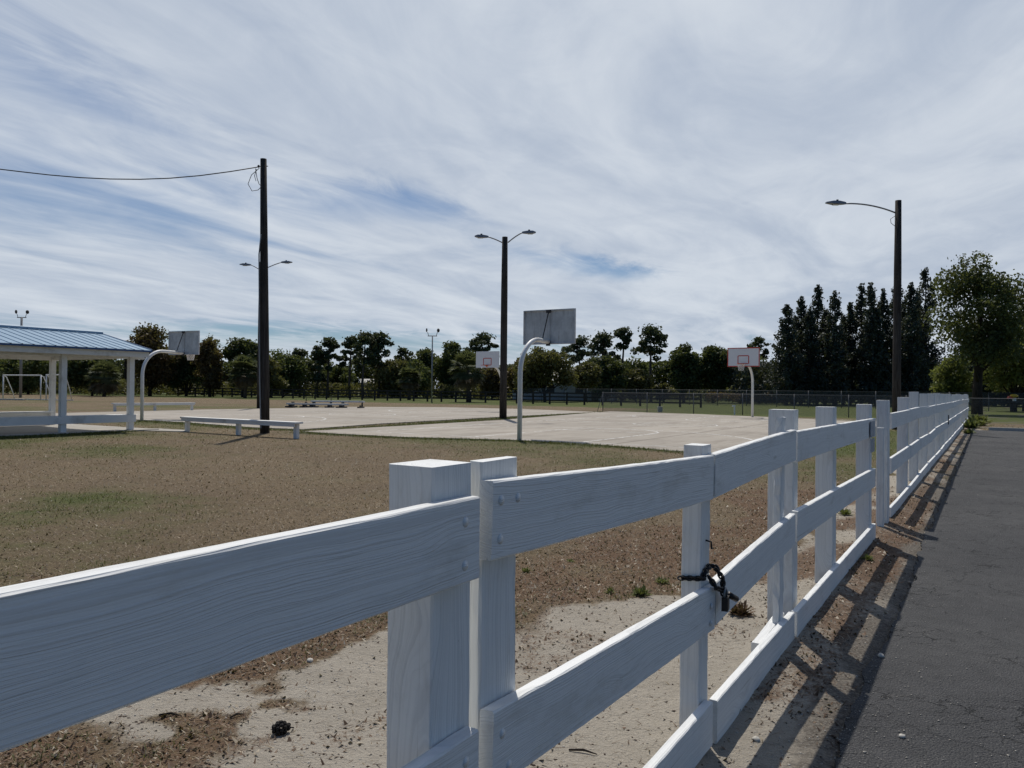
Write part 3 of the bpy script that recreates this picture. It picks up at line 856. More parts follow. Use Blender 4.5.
# chain and padlock round the middle rail
sc_, zc_ = FP(716, 578)
ch = thing('lock_chain', W2(sc_, 0), ANG, "black chain with a padlock wrapped around the white middle rail and upright", "chain")
def chain_links(path, n, name, r=0.012):
    mb = MB(); path = [Vector(p) for p in path]
    seg = [(path[i + 1] - path[i]).length for i in range(len(path) - 1)]; tot = sum(seg)
    for k in range(n):
        u = (k + 0.5) / n * tot; i = 0
        while i < len(seg) - 1 and u > seg[i]: u -= seg[i]; i += 1
        p = path[i].lerp(path[i + 1], u / seg[i]); t = (path[i + 1] - path[i]).normalized()
        a = t.orthogonal().normalized(); c = t.cross(a)
        if k % 2: a = c
        ring = [p + t * (r * 1.35 * math.cos(v)) + a * (r * 0.8 * math.sin(v)) for v in np.linspace(0, 2 * math.pi, 11)]
        mb.tube(ring, 0.0044, 6, cap=False)
    return mb.build(name, MT['black'], ch, smooth=True)
zr = zc_ - 0.0
chain_links([(-0.085, TH + 0.09, zr + 0.0), (-0.085, TH - 0.006, zr + 0.010), (-0.05, TH - 0.010, zr + 0.035), (-0.005, TH - 0.012, zr + 0.048), (0.026, 0.012, zr + 0.042), (0.036, -0.018, zr - 0.01), (0.03, -0.02, zr - 0.07)], 20, 'chain_strand')
chain_links([(-0.06, TH * 0.3, zr + 0.015), (-0.045, -0.016, zr - 0.03), (0.03, -0.022, zr - 0.055), (0.05, -0.026, zr - 0.075)], 9, 'chain_strand')
pl = MB().box((0.02, -0.035, zr - 0.105), (0.052, 0.026, 0.056), 0.15).build('padlock_body', MT['black'], ch)
MB().tube([(0.004, -0.035, zr - 0.08), (0.004, -0.035, zr - 0.055), (0.02, -0.035, zr - 0.042), (0.036, -0.035, zr - 0.055), (0.036, -0.035, zr - 0.08)], 0.0045, 8).build('shackle', MT['lamp'], ch, smooth=True)
MB().tube([(0.05, -0.04, zr - 0.075), (0.125, -0.05, zr - 0.108)], 0.014, 8).build('chain_end', MT['black'], ch, smooth=True)
# hook on the upright above the chain
hs, hz = FP(706, 545, TH)
hk = thing('latch_hook', W2(hs, 0), ANG, "small black hook screwed into the chained upright above the chain", "hook")
MB().tube([(0, TH + 0.002, hz + 0.02), (0, TH - 0.022, hz + 0.015), (0, TH - 0.024, hz - 0.012), (0.016, TH - 0.024, hz - 0.014)], 0.004, 6).build('hook', MT['black'], hk)
# dark latch strap on the far fence
ls, lz = FP(948, 419)
lt = thing('latch_strap', W2(ls, -0.012), ANG, "dark strap hung over the middle rail of the far white fence", "strap")
MB().box((0, 0, lz - 0.02), (0.10, 0.02, 0.26)).box((0.06, 0, lz + 0.06), (0.22, 0.02, 0.07), 0.0).build('strap', MT['black'], lt)
# extra low plank in front of the weeds is left to the rails

# ------------------------------------------------------------------ basketball hoops
def make_hoop(label, foot, face, white_front, tilt=0.0, net=False, arm=1.72, border=True):
    """face: world angle the ring points to"""
    h = thing('basketball_hoop', foot, face, label, 'basketball hoop', 'basketball hoops around the courts')
    pts = [(0, 0, -0.2), (0, 0, 1.95)]
    Rr = 1.05
    for a_ in np.linspace(0, math.pi / 2, 12)[1:]:
        pts.append((Rr * (1 - math.cos(a_)), 0, 1.95 + Rr * math.sin(a_)))
    pts.append((arm - 0.06, 0, 1.95 + Rr - 0.02))
    MB().tube(pts, [0.072] * 2 + [0.07] * 12, 14).build('pole', MT['steel_white'], h, smooth=True)
    bx, bz0, bz1 = arm, 2.90, 3.98
    bw = 1.83
    bd = MB().box((bx, 0, (bz0 + bz1) / 2), (0.02, bw, bz1 - bz0)).build('backboard', MT['galv'] if not white_front else MT['boardface'], h)
    fr = MB()
    for y in (-bw / 2 + 0.02, bw / 2 - 0.02): fr.box((bx - 0.03, y, (bz0 + bz1) / 2), (0.036, 0.04, bz1 - bz0 - 0.004))
    for z in (bz0 + 0.02, bz1 - 0.02): fr.box((bx - 0.03, 0, z), (0.036, bw - 0.084, 0.04))
    fr.box((bx - 0.03, 0.0, (bz0 + bz1) / 2), (0.03, 0.07, bz1 - bz0 - 0.09))
    fr.build('back_frame', MT['galv'], bd)
    ms = MB()
    t_ = 0.05
    for y in (-bw / 2 + t_ / 2, bw / 2 - t_ / 2) if border else (): ms.box((bx + 0.012, y, (bz0 + bz1) / 2), (0.005, t_, bz1 - bz0))
    for z in (bz0 + t_ / 2, bz1 - t_ / 2) if border else (): ms.box((bx + 0.012, 0, z), (0.005, bw - 2 * t_ - 0.004, t_))
    sw, sz0, sz1 = 0.61, bz0 + 0.17, bz0 + 0.62
    for y in (-sw / 2, sw / 2): ms.box((bx + 0.013, y, (sz0 + sz1) / 2), (0.006, 0.05, sz1 - sz0))
    for z in (sz0, sz1): ms.box((bx + 0.015, 0, z), (0.004, sw - 0.054, 0.05))
    ms.build('painted_border', MT['red'], bd)
    MB().tube([(arm - 0.42, 0, 1.95 + Rr + 0.05), (bx - 0.05, 0, bz1 - 0.05)], 0.017, 8).build('brace', MT['darksteel'], h)
    MB().box((bx - 0.065, 0, bz1 - 0.06), (0.03, 0.16, 0.09)).build('top_bracket', MT['darksteel'], h)
    MB().box((bx - 0.065, 0, bz0 + 0.03), (0.03, 0.14, 0.16)).build('bottom_bracket', MT['darksteel'], h)
    rm = MB().torus((bx + 0.16 + 0.225, 0, 3.05), 0.225, 0.012, 24, 6)
    rm.box((bx + 0.09, 0, 3.03), (0.15, 0.12, 0.05)).box((bx + 0.09, 0, 2.98), (0.12, 0.03, 0.06))
    rim = rm.build('rim', MT['rim'], h)
    if net:
        nb = MB(); n = 10
        for k in range(n):
            for dr in (1, -1):
                pts = []
                for j in range(6):
                    a_ = 2 * math.pi * (k + dr * j * 0.5) / n; rr_ = 0.222 - 0.095 * (j / 5) ** 0.7
                    pts.append((bx + 0.385 + rr_ * math.cos(a_), rr_ * math.sin(a_), 3.04 - 0.075 * j))
                nb.tube(pts, 0.011, 4, False)
        nb.build('net', MT['net'], rim)
    return h
make_hoop("basketball hoop with grey backboard seen from behind, on the white pole nearest the camera", HOOP['near'], ANG, False)
make_hoop("basketball hoop beside the blue roofed pavilion, board seen from behind with a torn white net", HOOP['left'], ANG + 0.15, False, net=True, arm=2.25)
make_hoop("white red bordered basketball hoop facing the camera before the right chain link fence", HOOP['right'], ANG + math.pi - 0.05, True, net=True)
make_hoop("small far white basketball backboard with red square, partly behind the twin armed light pole", HOOP['far'], ANG + math.pi, True, border=False)

# ------------------------------------------------------------------ poles and lamps
def cobra(par, base, tip, droop=0.10, name='lamp_arm', rise=0.5):
    """arm from base to the lamp head root, head continues outward"""
    base, tip = Vector(base), Vector(tip)
    mid = base.lerp(tip, 0.5); mid.z += (tip.z - base.z) * 0.28 * rise
    pts = []
    for t in np.linspace(0, 1, 10):
        p = base.lerp(mid, t).lerp(mid.lerp(tip, t), t); pts.append(p)
    arm = MB().tube(pts, 0.032, 6).build(name, MT['lamp'], par, smooth=True)
    dr = (tip - base); dr.z = 0; dr.normalize()
    return arm, dr
def lamp_head(par, root, dr, L=0.75, up=0.03):
    a = math.atan2(dr.y, dr.x)
    o = MB()
    sec = [(0.0, 0.05, 0.05), (0.10, 0.09, 0.07), (0.30, 0.15, 0.09), (0.55, 0.17, 0.08), (L, 0.08, 0.03)]
    b0 = 0
    for x, w, h in sec:
        for (yy, zz) in ((-w, -h * 0.5), (w, -h * 0.5), (w * 0.7, h), (-w * 0.7, h)):
            o.v.append((x, yy, zz + up * x))
    for i in range(len(sec) - 1):
        for k_ in range(4):
            k2 = (k_ + 1) % 4
            o.f.append((i * 4 + k_, i * 4 + k2, i * 4 + 4 + k2, i * 4 + 4 + k_))
    o.f.append((3, 2, 1, 0)); e = (len(sec) - 1) * 4; o.f.append((e, e + 1, e + 2, e + 3))
    hd = o.build('lamp_head', MT['lamp'], par, tuple(root), (0, 0, a))
    MB().tube([(0.36, 0, 0.08), (0.36, 0, 0.16)], 0.05, 8).build('photocell', MT['darksteel'], hd)
    MB().box((0.42, 0, -0.052), (0.26, 0.2, 0.02)).build('lens', MT['lens'], hd)
    return hd

def street_pole(name, foot, height, r0, r1, label, lean=0.0, mat='polewood'):
    p = thing(name, foot, 0, label, 'light pole', 'light poles')
    MB().tube([(0, 0, -0.5), (lean * 0.3, 0, height * 0.3), (lean * 0.7, 0, height * 0.7), (lean, 0, height)], [r0, r0 * 0.93, r0 * 0.5 + r1 * 0.5, r1], 14).build('pole', MT[mat], p, smooth=True)
    return p
# twin lamp pole in the middle
ft = G(503, 418.6); Yp = ft.y
topz = P(506, 237, Yp).z
lp = street_pole('light_pole', ft, topz, 0.19, 0.14, "tall dark wooden light pole with two lamp arms between the two courts")
def L2(px, py, foot, Y=None):
    w = P(px, py, Y or foot.y); return w - foot
for root, base in ((L2(488.5, 237.0, ft), L2(503, 243, ft)), (L2(522, 232.8, ft), L2(508, 242.5, ft))):
    arm, dr = cobra(lp, base, root); lamp_head(lp, root, dr, 0.70)
# far twin lamp pole behind the utility pole
ft = G(259.6, 408); Yp = ft.y
lp = street_pole('light_pole', ft, P(261.5, 262, Yp).z, 0.20, 0.14, "far light pole with two lamp arms hidden behind the utility pole")
for root, base in ((L2(251, 265, ft), L2(260, 270, ft)), (L2(281, 262.5, ft), L2(263, 270, ft))):
    arm, dr = cobra(lp, base, root); lamp_head(lp, root, dr, 0.78)
# right pole with one long arm
Yp = 32.0; ft = P(896.4, 400, Yp); ft.z = 0
lp = street_pole('light_pole', ft, P(898, 200.5, Yp).z, 0.17, 0.12, "tall wooden light pole with one long curved lamp arm beside the far white fence", lean=0.02)
root, base = L2(846, 203.6, ft), L2(896, 213, ft)
arm, dr = cobra(lp, base, root, rise=2.2); lamp_head(lp, root, dr, 0.84)
MB().tube([L2(895, 216, ft), L2(890.5, 219, ft), L2(891, 223, ft), L2(896, 227, ft)], 0.012, 5).build('wire_loop', MT['cable'], lp)
# utility pole by the bench
ft = G(265, 432.6); Yp = ft.y
up = thing('utility_pole', ft, 0, "tallest dark wooden utility pole behind the white bench, carrying an overhead cable", 'utility pole')
hgt = P(263.5, 159, Yp).z; xt = P(263.5, 159, Yp).x - ft.x
MB().tube([(0, 0, -0.5), (xt * 0.3, 0, hgt * 0.3), (xt * 0.7, 0, hgt * 0.7), (xt, 0, hgt)], [0.155, 0.145, 0.12, 0.10], 16).build('pole', MT['polewood'], up, smooth=True)
MB().tube([L2(259.5, 168, ft), L2(251.5, 175, ft), L2(248, 184, ft), L2(252, 191, ft), L2(258, 190, ft), L2(262, 186, ft)], 0.011, 5).build('wire_loop', MT['cable'], up)
MB().tube([L2(255.5, 168.5, ft), L2(257, 178, ft), L2(259, 184, ft), L2(262, 187, ft)], 0.011, 5).build('wire_loop', MT['cable'], up)
MB().tube([L2(256.5, 169, ft), L2(254.5, 176, ft), L2(256, 181, ft)], 0.010, 5).build('wire_loop', MT['cable'], up)
MB().tube([L2(257.5, 166.5, ft), L2(268, 166.2, ft)], 0.014, 6).blob(L2(258.6, 166.3, ft), (0.04, 0.04, 0.05), 8, 5).build('insulator', MT['darksteel'], up)
MB().tube([L2(262.4, 235, ft) + Vector((0, -0.13, 0)), L2(260.0, 255, ft) + Vector((0, -0.1, 0)), L2(260.2, 290, ft) + Vector((0, -0.1, 0)), L2(260.7, 330, ft) + Vector((0, -0.14, 0)), L2(261.3, 380, ft) + Vector((0, -0.16, 0)), L2(262.5, 428, ft) + Vector((0, -0.17, 0))], 0.022, 6).build('conduit', MT['lamp'], up)
MB().box(L2(265.3, 320, ft) + Vector((0, -0.14, 0)), (0.10, 0.03, 5.2)).build('cable_guard', MT['polewood'], up)
# overhead cable
cb = thing('overhead_cable', P(258, 167, Yp), 0, "thin dark overhead cable sagging leftwards from the top of the utility pole", 'cable')
o0 = P(258, 167, Yp)
pts = []
for px, py in ((258, 167), (230, 171.6), (200, 175.6), (170, 178.2), (140, 179.3), (110, 179.0), (80, 177.6), (50, 175), (20, 171.6), (0, 169.2), (-60, 160), (-140, 143)):
    pts.append(P(px, py, Yp - (258 - px) * 0.006) - o0)
MB().tube(pts, 0.017, 6).build('cable', MT['cable'], cb, smooth=True)
# flood light poles in the distance
def flood(foot, height, label, r=0.085, aim=0.0):
    p = thing('floodlight_pole', foot, 0, label, 'floodlight pole', 'distant floodlight poles')
    MB().tube([(0, 0, -0.3), (0, 0, height)], [r, r * 0.75], 10).build('pole', MT['lamp'], p, smooth=True)
    MB().box((0, 0, height - 0.05), (1.0, 0.08, 0.08)).build('cross_bar', MT['darksteel'], p)
    for sx, dz in ((-1, 0.02), (1, 0.0)):
        MB().tube([(0.42 * sx, 0, height), (0.52 * sx, 0, height + 0.35)], 0.03, 6).blob((0.62 * sx, 0.0, height + 0.55 + dz), (0.16 if sx > 0 else 0.09, 0.2, 0.22), 10, 6).build('floodlight', MT['darksteel'], p)
    return p
fa = G(431.7, 402.2); flood(fa, P(431, 335.5, fa.y).z, "pale floodlight pole with two lamps standing in front of the far dark board fence")
fb = G(20.5, 397.5); flood(fb, P(20, 317, fb.y).z, "floodlight pole behind the pavilion whose lamps show above the blue roof", 0.15)

# ------------------------------------------------------------------ benches
def make_bench(A, B, z, label, nleg, depth=0.30, thick=0.05):
    A, B = Vector(A), Vector(B); L = (B - A).length; a = math.atan2(B.y - A.y, B.x - A.x)
    t = thing('bench', A, a, label, 'bench', 'white backless benches')
    MB().box((L / 2, 0, z - thick / 2), (L + 0.3, depth, thick)).build('seat', MT['white'], t)
    MB().box((L / 2, -depth / 2 + 0.03, z - thick - 0.045), (L + 0.2, 0.035, 0.085)).build('apron', MT['white'], t)
    for k_ in range(nleg):
        x = L * k_ / (nleg - 1)
        MB().box((x, 0.03, (z - thick) / 2 - 0.05), (0.13, 0.11, z - thick + 0.1 - 0.002)).build('leg', MT['white'], t)
    return t
make_bench(G(186.5, 431), G(295.5, 438), 0.47, "long white backless bench in front of the tall utility pole", 3)
make_bench(G(115, 411.4), G(192, 410.2), 0.47, "far white backless bench beyond the court, behind the pavilion's corner post", 3)
# low bleachers
A = G(283, 407.2)
bl = thing('bleacher', A, math.atan2(-0.12, 1), "low dark metal bleacher with pale planks at the far side of the left court", 'bleacher')
for yy, zz, x0_, x1_ in ((0.0, 0.26, 0.3, 4.9), (0.6, 0.46, 1.9, 5.9)):
    MB().box(((x0_ + x1_) / 2, yy, zz), (x1_ - x0_, 0.30, 0.11)).build('plank', MT['galv'], bl)
for x, w_ in ((0.5, 0.5), (1.5, 0.3), (2.1, 0.55), (3.4, 0.35), (4.3, 0.5), (5.75, 0.2)):
    MB().box((x, 0.3, 0.05), (w_, 1.1, 0.10)).box((x, 0.6, 0.25), (w_ * 0.4, 0.12, 0.30)).box((x + 0.05, 0.02, 0.15), (w_ * 0.5, 0.12, 0.12)).build('support', MT['darksteel'], bl)
for x in (1.5, 3.4):
    MB().tube([(x, 0.62, 0.45), (x, 0.62, 0.78)], 0.03, 6).build('peg', MT['darksteel'], bl)

# ------------------------------------------------------------------ pavilion
C = G(130, 430.2)
pv = thing('pavilion', C, ANG, "open white post pavilion with a blue ribbed metal roof at the left edge", 'pavilion')
# local x along D (towards far end), y to the field side (left); corner post at the origin
PW, PL = 4.85, 8.8                        # post span across, length running back
EZ = 2.55; RZ = 3.28; OV = 0.42
for k_ in range(5):
    x = -2.2 * k_
    for y in (0, PW):
        MB().box((x, y, 1.22), (0.165, 0.165, 2.44)).build('post', MT['white'], pv)
beam = MB()
for y in (0, PW): beam.box((-PL / 2, y, EZ - 0.06), (PL + 0.9, 0.10, 0.26))
for x in (0.06, -PL - 0.06): beam.box((x, PW / 2, EZ - 0.05), (0.10, PW - 0.104, 0.24))
beam.build('beam', MT['white'], pv)
fas = MB()
x0, x1 = -PL - OV, OV
for y in (-OV + 0.04, PW + OV - 0.04): fas.box(((x0 + x1) / 2, y, EZ + 0.0), (x1 - x0 - 0.05, 0.05, 0.26))
fas.build('fascia', MT['white'], pv)
sof = MB()
hw = PW / 2 + OV
for sgn in (-1, 1):
    ye = PW / 2 + sgn * hw; yr = PW / 2
    b_ = len(sof.v)
    zo = -0.05
    sof.v += [(x0 + 0.03, ye, EZ + 0.10 + zo), (x1 - 0.03, ye, EZ + 0.10 + zo), (x1 - 0.03, yr, RZ + zo), (x0 + 0.03, yr, RZ + zo)]
    sof.f.append((b_, b_ + 1, b_ + 2, b_ + 3))
sof.build('soffit', MT['white'], pv)
roof = MB()
nr_ = int((x1 - x0) / 0.305)
for sgn in (-1, 1):
    ye = PW / 2 + sgn * (hw + 0.08); yr = PW / 2
    ze = EZ + 0.105
    prof = []
    for i in range(nr_ + 1):
        xx = x0 + (x1 - x0) * i / nr_
        for dx_, dz_ in ((-0.03, 0), (-0.014, 0.019), (0.014, 0.019), (0.03, 0)):
            xc = min(max(xx + dx_, x0), x1); prof.append((xc, dz_))
    b_ = len(roof.v)
    for xc, dz_ in prof:
        roof.v.append((xc, ye, ze + dz_)); roof.v.append((xc, yr, RZ + 0.01 + dz_))
    for i in range(len(prof) - 1):
        roof.f.append((b_ + 2 * i, b_ + 2 * i + 2, b_ + 2 * i + 3, b_ + 2 * i + 1))
rf = roof.build('roof', MT['roof'], pv)
MB().tube([(x0, PW / 2, RZ + 0.03), (x1, PW / 2, RZ + 0.03)], 0.07, 8).build('ridge_cap', MT['roof'], rf)
tr_ = MB()
for sgn in (-1, 1):
    ye = PW / 2 + sgn * (hw + 0.075)
    tr_.box(((x0 + x1) / 2, ye, EZ + 0.075), (x1 - x0, 0.03, 0.06))
    ymid = (ye + PW / 2) / 2; rise = RZ - EZ - 0.105
    for xg in (x0 - 0.012, x1 + 0.012):
        l_ = math.hypot(hw + 0.08, rise); an = math.atan2(rise, -(sgn) * (hw + 0.08))
        tr_.box((xg, ymid, (EZ + 0.105 + RZ) / 2 - 0.02), (0.022, l_, 0.11), 0, 1, math.atan2(-sgn * rise, (hw + 0.08)))
tr_.build('roof_trim', MT['bluetrim'], rf)
gb = MB()
for xg in (x0 + 0.5, x1 - 0.5):
    b_ = len(gb.v)
    gb.v += [(xg, -OV + 0.35, EZ + 0.07), (xg, PW + OV - 0.35, EZ + 0.07), (xg, PW / 2, RZ - 0.09)]
    gb.f.append((b_, b_ + 1, b_ + 2))
gb.build('gable_board', MT['white'], pv)
# low side rails doubling as seats
for y, x_a, x_b in ((-0.115, 0.12, -PL - 0.1), (PW + 0.115, 0.12, -PL - 0.1)):
    MB().box(((x_a + x_b) / 2, y, 0.40), (abs(x_b - x_a), 0.04, 0.24)).build('side_rail', MT['white'], pv)
for y in (0.19, PW - 0.19):
    MB().box((-PL / 2, y, 0.50), (PL - 0.2, 0.32, 0.045)).build('seat', MT['white'], pv)
MB().box((-PL / 2 + 0.1, PW / 2, 0.0), (PL + 1.3, PW + 0.9, 0.05)).build('floor_slab', MT['slab'], pv)
# picnic table hint is not visible in the photo

# ------------------------------------------------------------------ goals
def make_goal(A, B, h, label, depth=1.3):
    A, B = Vector(A), Vector(B); L = (B - A).length; a = math.atan2(B.y - A.y, B.x - A.x)
    t = thing('soccer_goal', A, a, label, 'goal', 'soccer goals')
    for x in (0, L):
        MB().tube([(x, 0, 0), (x, 0, h)], 0.055, 8).build('post', MT['steel_white'], t, smooth=True)
        MB().tube([(x, 0, h - 0.02), (x, depth * 0.25, h - 0.15), (x, depth * 0.7, h * 0.45), (x, depth, 0.06)], 0.04, 6).build('stay', MT['steel_white'], t, smooth=True)
    MB().tube([(-0.04, 0, h), (L + 0.04, 0, h)], 0.055, 8).build('crossbar', MT['steel_white'], t, smooth=True)
    MB().box((L / 2, depth + 0.15, 0.04), (L + 0.1, 0.14, 0.08)).build('ground_bar', MT['steel_white'], t)
    return t
gl = G(3, 399.6); gr_ = G(40.5, 400.3)
make_goal(gl, gr_, 2.3, "white soccer goal frame seen under the pavilion roof at far left", 1.2)
gl2 = G(41, 400.6); make_goal(gl2 + Vector((0.1, 0.6, 0)), gl2 + Vector((1.75, 0.5, 0)), 2.35, "second white soccer goal frame half hidden behind the pavilion's posts", 1.2)
# timber stretcher boards on the grass near the goals
bb = thing('ground_board', G(4, 399.9), 0, "pale flat board lying on the grass under the far left goal", 'board')
MB().box((1.1, -0.5, 0.07), (2.3, 0.5, 0.12)).build('board', MT['stone'], bb)

# ------------------------------------------------------------------ far fences
def line_fence(name, A, B, spacing, label, builder):
    pass
dd = 69.0
def at_dp(dist, q):                       # on the line perpendicular to the fence, dist along D
    v = D * dist - PV * q; return Vector((v.x, v.y, 0))
# find q range of the black fence by photo columns
def q_at(px, dist):
    r_ = ray(px, 392); r_ = Vector((r_.x, r_.y, 0)); t = dist / r_.dot(D); return -(r_ * t).dot(PV)
qa, qb = q_at(178, dd), q_at(701, dd)
O_ = at_dp(dd, qa)
bfang = math.atan2(PV.y, PV.x)
bf = thing('black_board_fence', O_, bfang, "long black three rail board fence across the field in front of the trees", 'fence')
Lb = qa - qb
nP = int(Lb / 1.95)
for i in range(nP + 1):
    MB().box((Lb * i / nP, 0, 0.55), (0.15, 0.15, 1.36)).build('post', MT['blackfence'], bf)
for z in (0.38, 0.76, 1.13):
    MB().box((Lb / 2, -0.085, z), (Lb, 0.03, 0.14)).build('rail', MT['blackfence'], bf)

def chain_fence(label, A, B, h, spacing, mat, group=None, braces=True, cat='fence', postr=0.03):
    A, B = Vector(A), Vector(B); L = (B - A).length; a = math.atan2(B.y - A.y, B.x - A.x)
    t = thing('chain_link_fence', A, a, label, cat, group)
    n = max(1, int(round(L / spacing)))
    for i in range(n + 1):
        MB().tube([(L * i / n, 0, -0.2), (L * i / n, 0, h + 0.05)], postr, 7).build('post', MT['fencepipe'], t, smooth=True)
    MB().tube([(0, 0, h), (L, 0, h)], 0.02, 6).build('top_rail', MT['fencepipe'], t, smooth=True)
    m = MB(); m.v = [(0, 0.035, 0.03), (L, 0.035, 0.03), (L, 0.035, h - 0.01), (0, 0.035, h - 0.01)]; m.f = [(0, 1, 2, 3)]
    m.build('wire_mesh', mat, t)
    return t
cdist = 48.5
A = at_dp(cdist, q_at(603, cdist)); B = W2(40.4, 0.0); Bq = at_dp(41.0, FQ + 0.1)
corner = W2(51.2, 0.1)
nf = chain_fence("waist high chain link fence behind the near court, ending left in a slanted brace", A, corner, 1.32, 3.0, MT['linkdark'], None)
cf2 = chain_fence("low chain link fence meeting the end of the white fence below the big tree", W2(51.2, 0.1), W2(50.0, -18), 1.25, 3.0, MT['link'], None)
MB().tube([(0.0, 0, 1.3), (-0.30, -0.3, 0.0)], 0.022, 6).build('brace', MT['fencepipe'], nf)
# left far chain link
A3 = at_dp(86, q_at(-30, 86)); B3 = at_dp(86, q_at(300, 86))
chain_fence("far chain link fence at the edge of the woods behind the pavilion", A3, B3, 1.75, 3.0, MT['linkdark'], None, postr=0.04)
A4 = at_dp(80, q_at(520, 80)); B4 = at_dp(80, q_at(1030, 80))
chain_fence("far dark chain link fence along the foot of the tall dark conifers", A4, B4, 1.6, 3.0, MT['linkdark'], None, postr=0.04)

# small things at the court end
sp_ = G(734.5, 414.8)
st_ = thing('standpipe', sp_, 0, "small white water standpipe left of the right hand hoop pole", 'standpipe')
MB().tube([(0, 0, 0), (0, 0, 0.55)], 0.05, 8).build('pipe', MT['steel_white'], st_)
MB().box((-0.05, 0, 0.57), (0.20, 0.10, 0.10)).build('tap', MT['steel_white'], st_)
ub = G(660, 412.0)
u_ = thing('utility_box', ub, 0, "small pale utility box on the grass behind the near court's far edge", 'utility box')
MB().box((0, 0, 0.17), (0.30, 0.25, 0.34)).build('cabinet', MT['curb'], u_)
MB().box((0, 0, 0.36), (0.36, 0.30, 0.04)).build('lid', MT['curb'], u_)
# wheel stop / end curb of the car park
ca_, cb_ = W2(37.35, -0.95), W2(37.35, -14)
cr_ = thing('concrete_curb', ca_, math.atan2(cb_.y - ca_.y, cb_.x - ca_.x), "pale concrete curb at the far end of the asphalt", 'curb')
Lc = (cb_ - ca_).length
MB().box((Lc / 2, 0, 0.03), (Lc, 0.16, 0.20)).build('curb', MT['curb'], cr_)
# play area beyond the fence
pt = G(1019, 411.5)
pn = thing('picnic_table', pt, 0.3, "dark picnic table on the grass beyond the curb at the right edge", 'picnic table')
MB().box((0, 0, 0.75), (1.9, 0.75, 0.06)).build('tabletop', MT['blackfence'], pn)
for y in (-0.75, 0.75): MB().box((0, y, 0.44), (1.9, 0.26, 0.05)).build('seat', MT['blackfence'], pn)
for x in (-0.7, 0.7):
    MB().box((x, 0, 0.36), (0.10, 0.5, 0.72)).box((x, 0, 0.40), (0.09, 1.6, 0.08)).build('leg', MT['blackfence'], pn)
yr_ = P(1011, 400, 66); yr_.z = 0
rd = thing('play_panel', yr_, 0.2, "red and yellow play panel on a dark post at the right edge", 'play equipment')
MB().tube([(0.35, 0, 0), (0.35, 0, 1.0)], 0.06, 8).build('post', MT['blackfence'], rd)
MB().blob((0.30, 0, 1.36), (0.40, 0.22, 0.16), 12, 8).build('cap', MT['yellow'], rd, smooth=True)
MB().box((-0.12, 0, 1.24), (0.42, 0.2, 0.20), 0, 0.7).build('side', MT['redplastic'], rd)
MB().box((0.34, 0, 1.05), (0.24, 0.16, 0.26)).build('panel', MT['boardface'], rd)

# ------------------------------------------------------------------ houses among the trees
hp = P(566, 400, 112); hp.z = 0
hs_ = thing('house', hp, -0.25, "pale single storey house half hidden behind the trees, right of the near hoop", 'house')
MB().box((0, 0, 1.45), (14, 8, 2.9)).build('wall', MT['wallwhite'], hs_)
rfm = MB(); b_ = 0
rfm.v = [(-7.5, -4.9, 2.75), (7.5, -4.9, 2.75), (7.5, 4.9, 2.75), (-7.5, 4.9, 2.75), (-4.5, 0, 4.1), (4.5, 0, 4.1)]
rfm.f = [(0, 1, 5, 4), (1, 2, 5), (2, 3, 4, 5), (3, 0, 4), (3, 2, 1, 0)]
rfm.build('roof', MT['shingle'], hs_)
for x in (-4.5, -1.5, 2.6):
    w_ = MB().box((x, -4.02, 1.55), (1.1, 0.06, 1.2)).build('window', MT['glass'], hs_)
MB().box((4.8, -4.02, 1.05), (0.95, 0.06, 2.1)).build('door', MT['glass'], hs_)
for x in (0.8, 3.4, 6.2): MB().box((x, -4.75, 1.37), (0.16, 0.16, 2.74)).build('porch_post', MT['white'], hs_)
hp = P(367, 400, 116); hp.z = 0
sh = thing('shed', hp, 0.2, "tiny pale shed glimpsed between the pine trunks", 'shed')
MB().box((0, 0, 1.1), (1.7, 2.2, 2.2)).build('wall', MT['wallwhite'], sh)
rfm = MB(); rfm.v = [(-1, -1.3, 2.18), (1, -1.3, 2.18), (1, 1.3, 2.18), (-1, 1.3, 2.18), (-1, 0, 2.8), (1, 0, 2.8)]
rfm.f = [(0, 1, 5, 4), (1, 2, 5), (2, 3, 4, 5), (3, 0, 4), (3, 2, 1, 0)]
rfm.build('roof', MT['shingle'], sh)
MB().box((0.1, -1.12, 1.3), (0.6, 0.04, 0.7)).build('window', MT['glass'], sh)

# ------------------------------------------------------------------ trees
def leaf_quads(C_, size, rr, flat=0.0):
    n = len(C_)
    a = rr.normal(size=(n, 3)); a[:, 2] *= (1 - flat); a /= np.linalg.norm(a, axis=1, keepdims=True) + 1e-9
    b = rr.normal(size=(n, 3)); b -= a * (a * b).sum(1, keepdims=True); b /= np.linalg.norm(b, axis=1, keepdims=True) + 1e-9
    s = size * rr.uniform(0.55, 1.35, (n, 1))
    A_, B_ = a * s, b * s * 0.62
    V = np.stack([C_ - A_, C_ - B_ * 0.9, C_ + A_, C_ + B_], 1).reshape(-1, 3)
    Qd = np.arange(4 * n).reshape(-1, 4)
    return V, Qd
def crown_mesh(name, Cs, size, mat, par, rr, flat=0.0):
    V, Qd = leaf_quads(Cs, size, rr, flat)
    me = np_mesh(name, V, Qd); return link_mesh(name, me, mat, par)

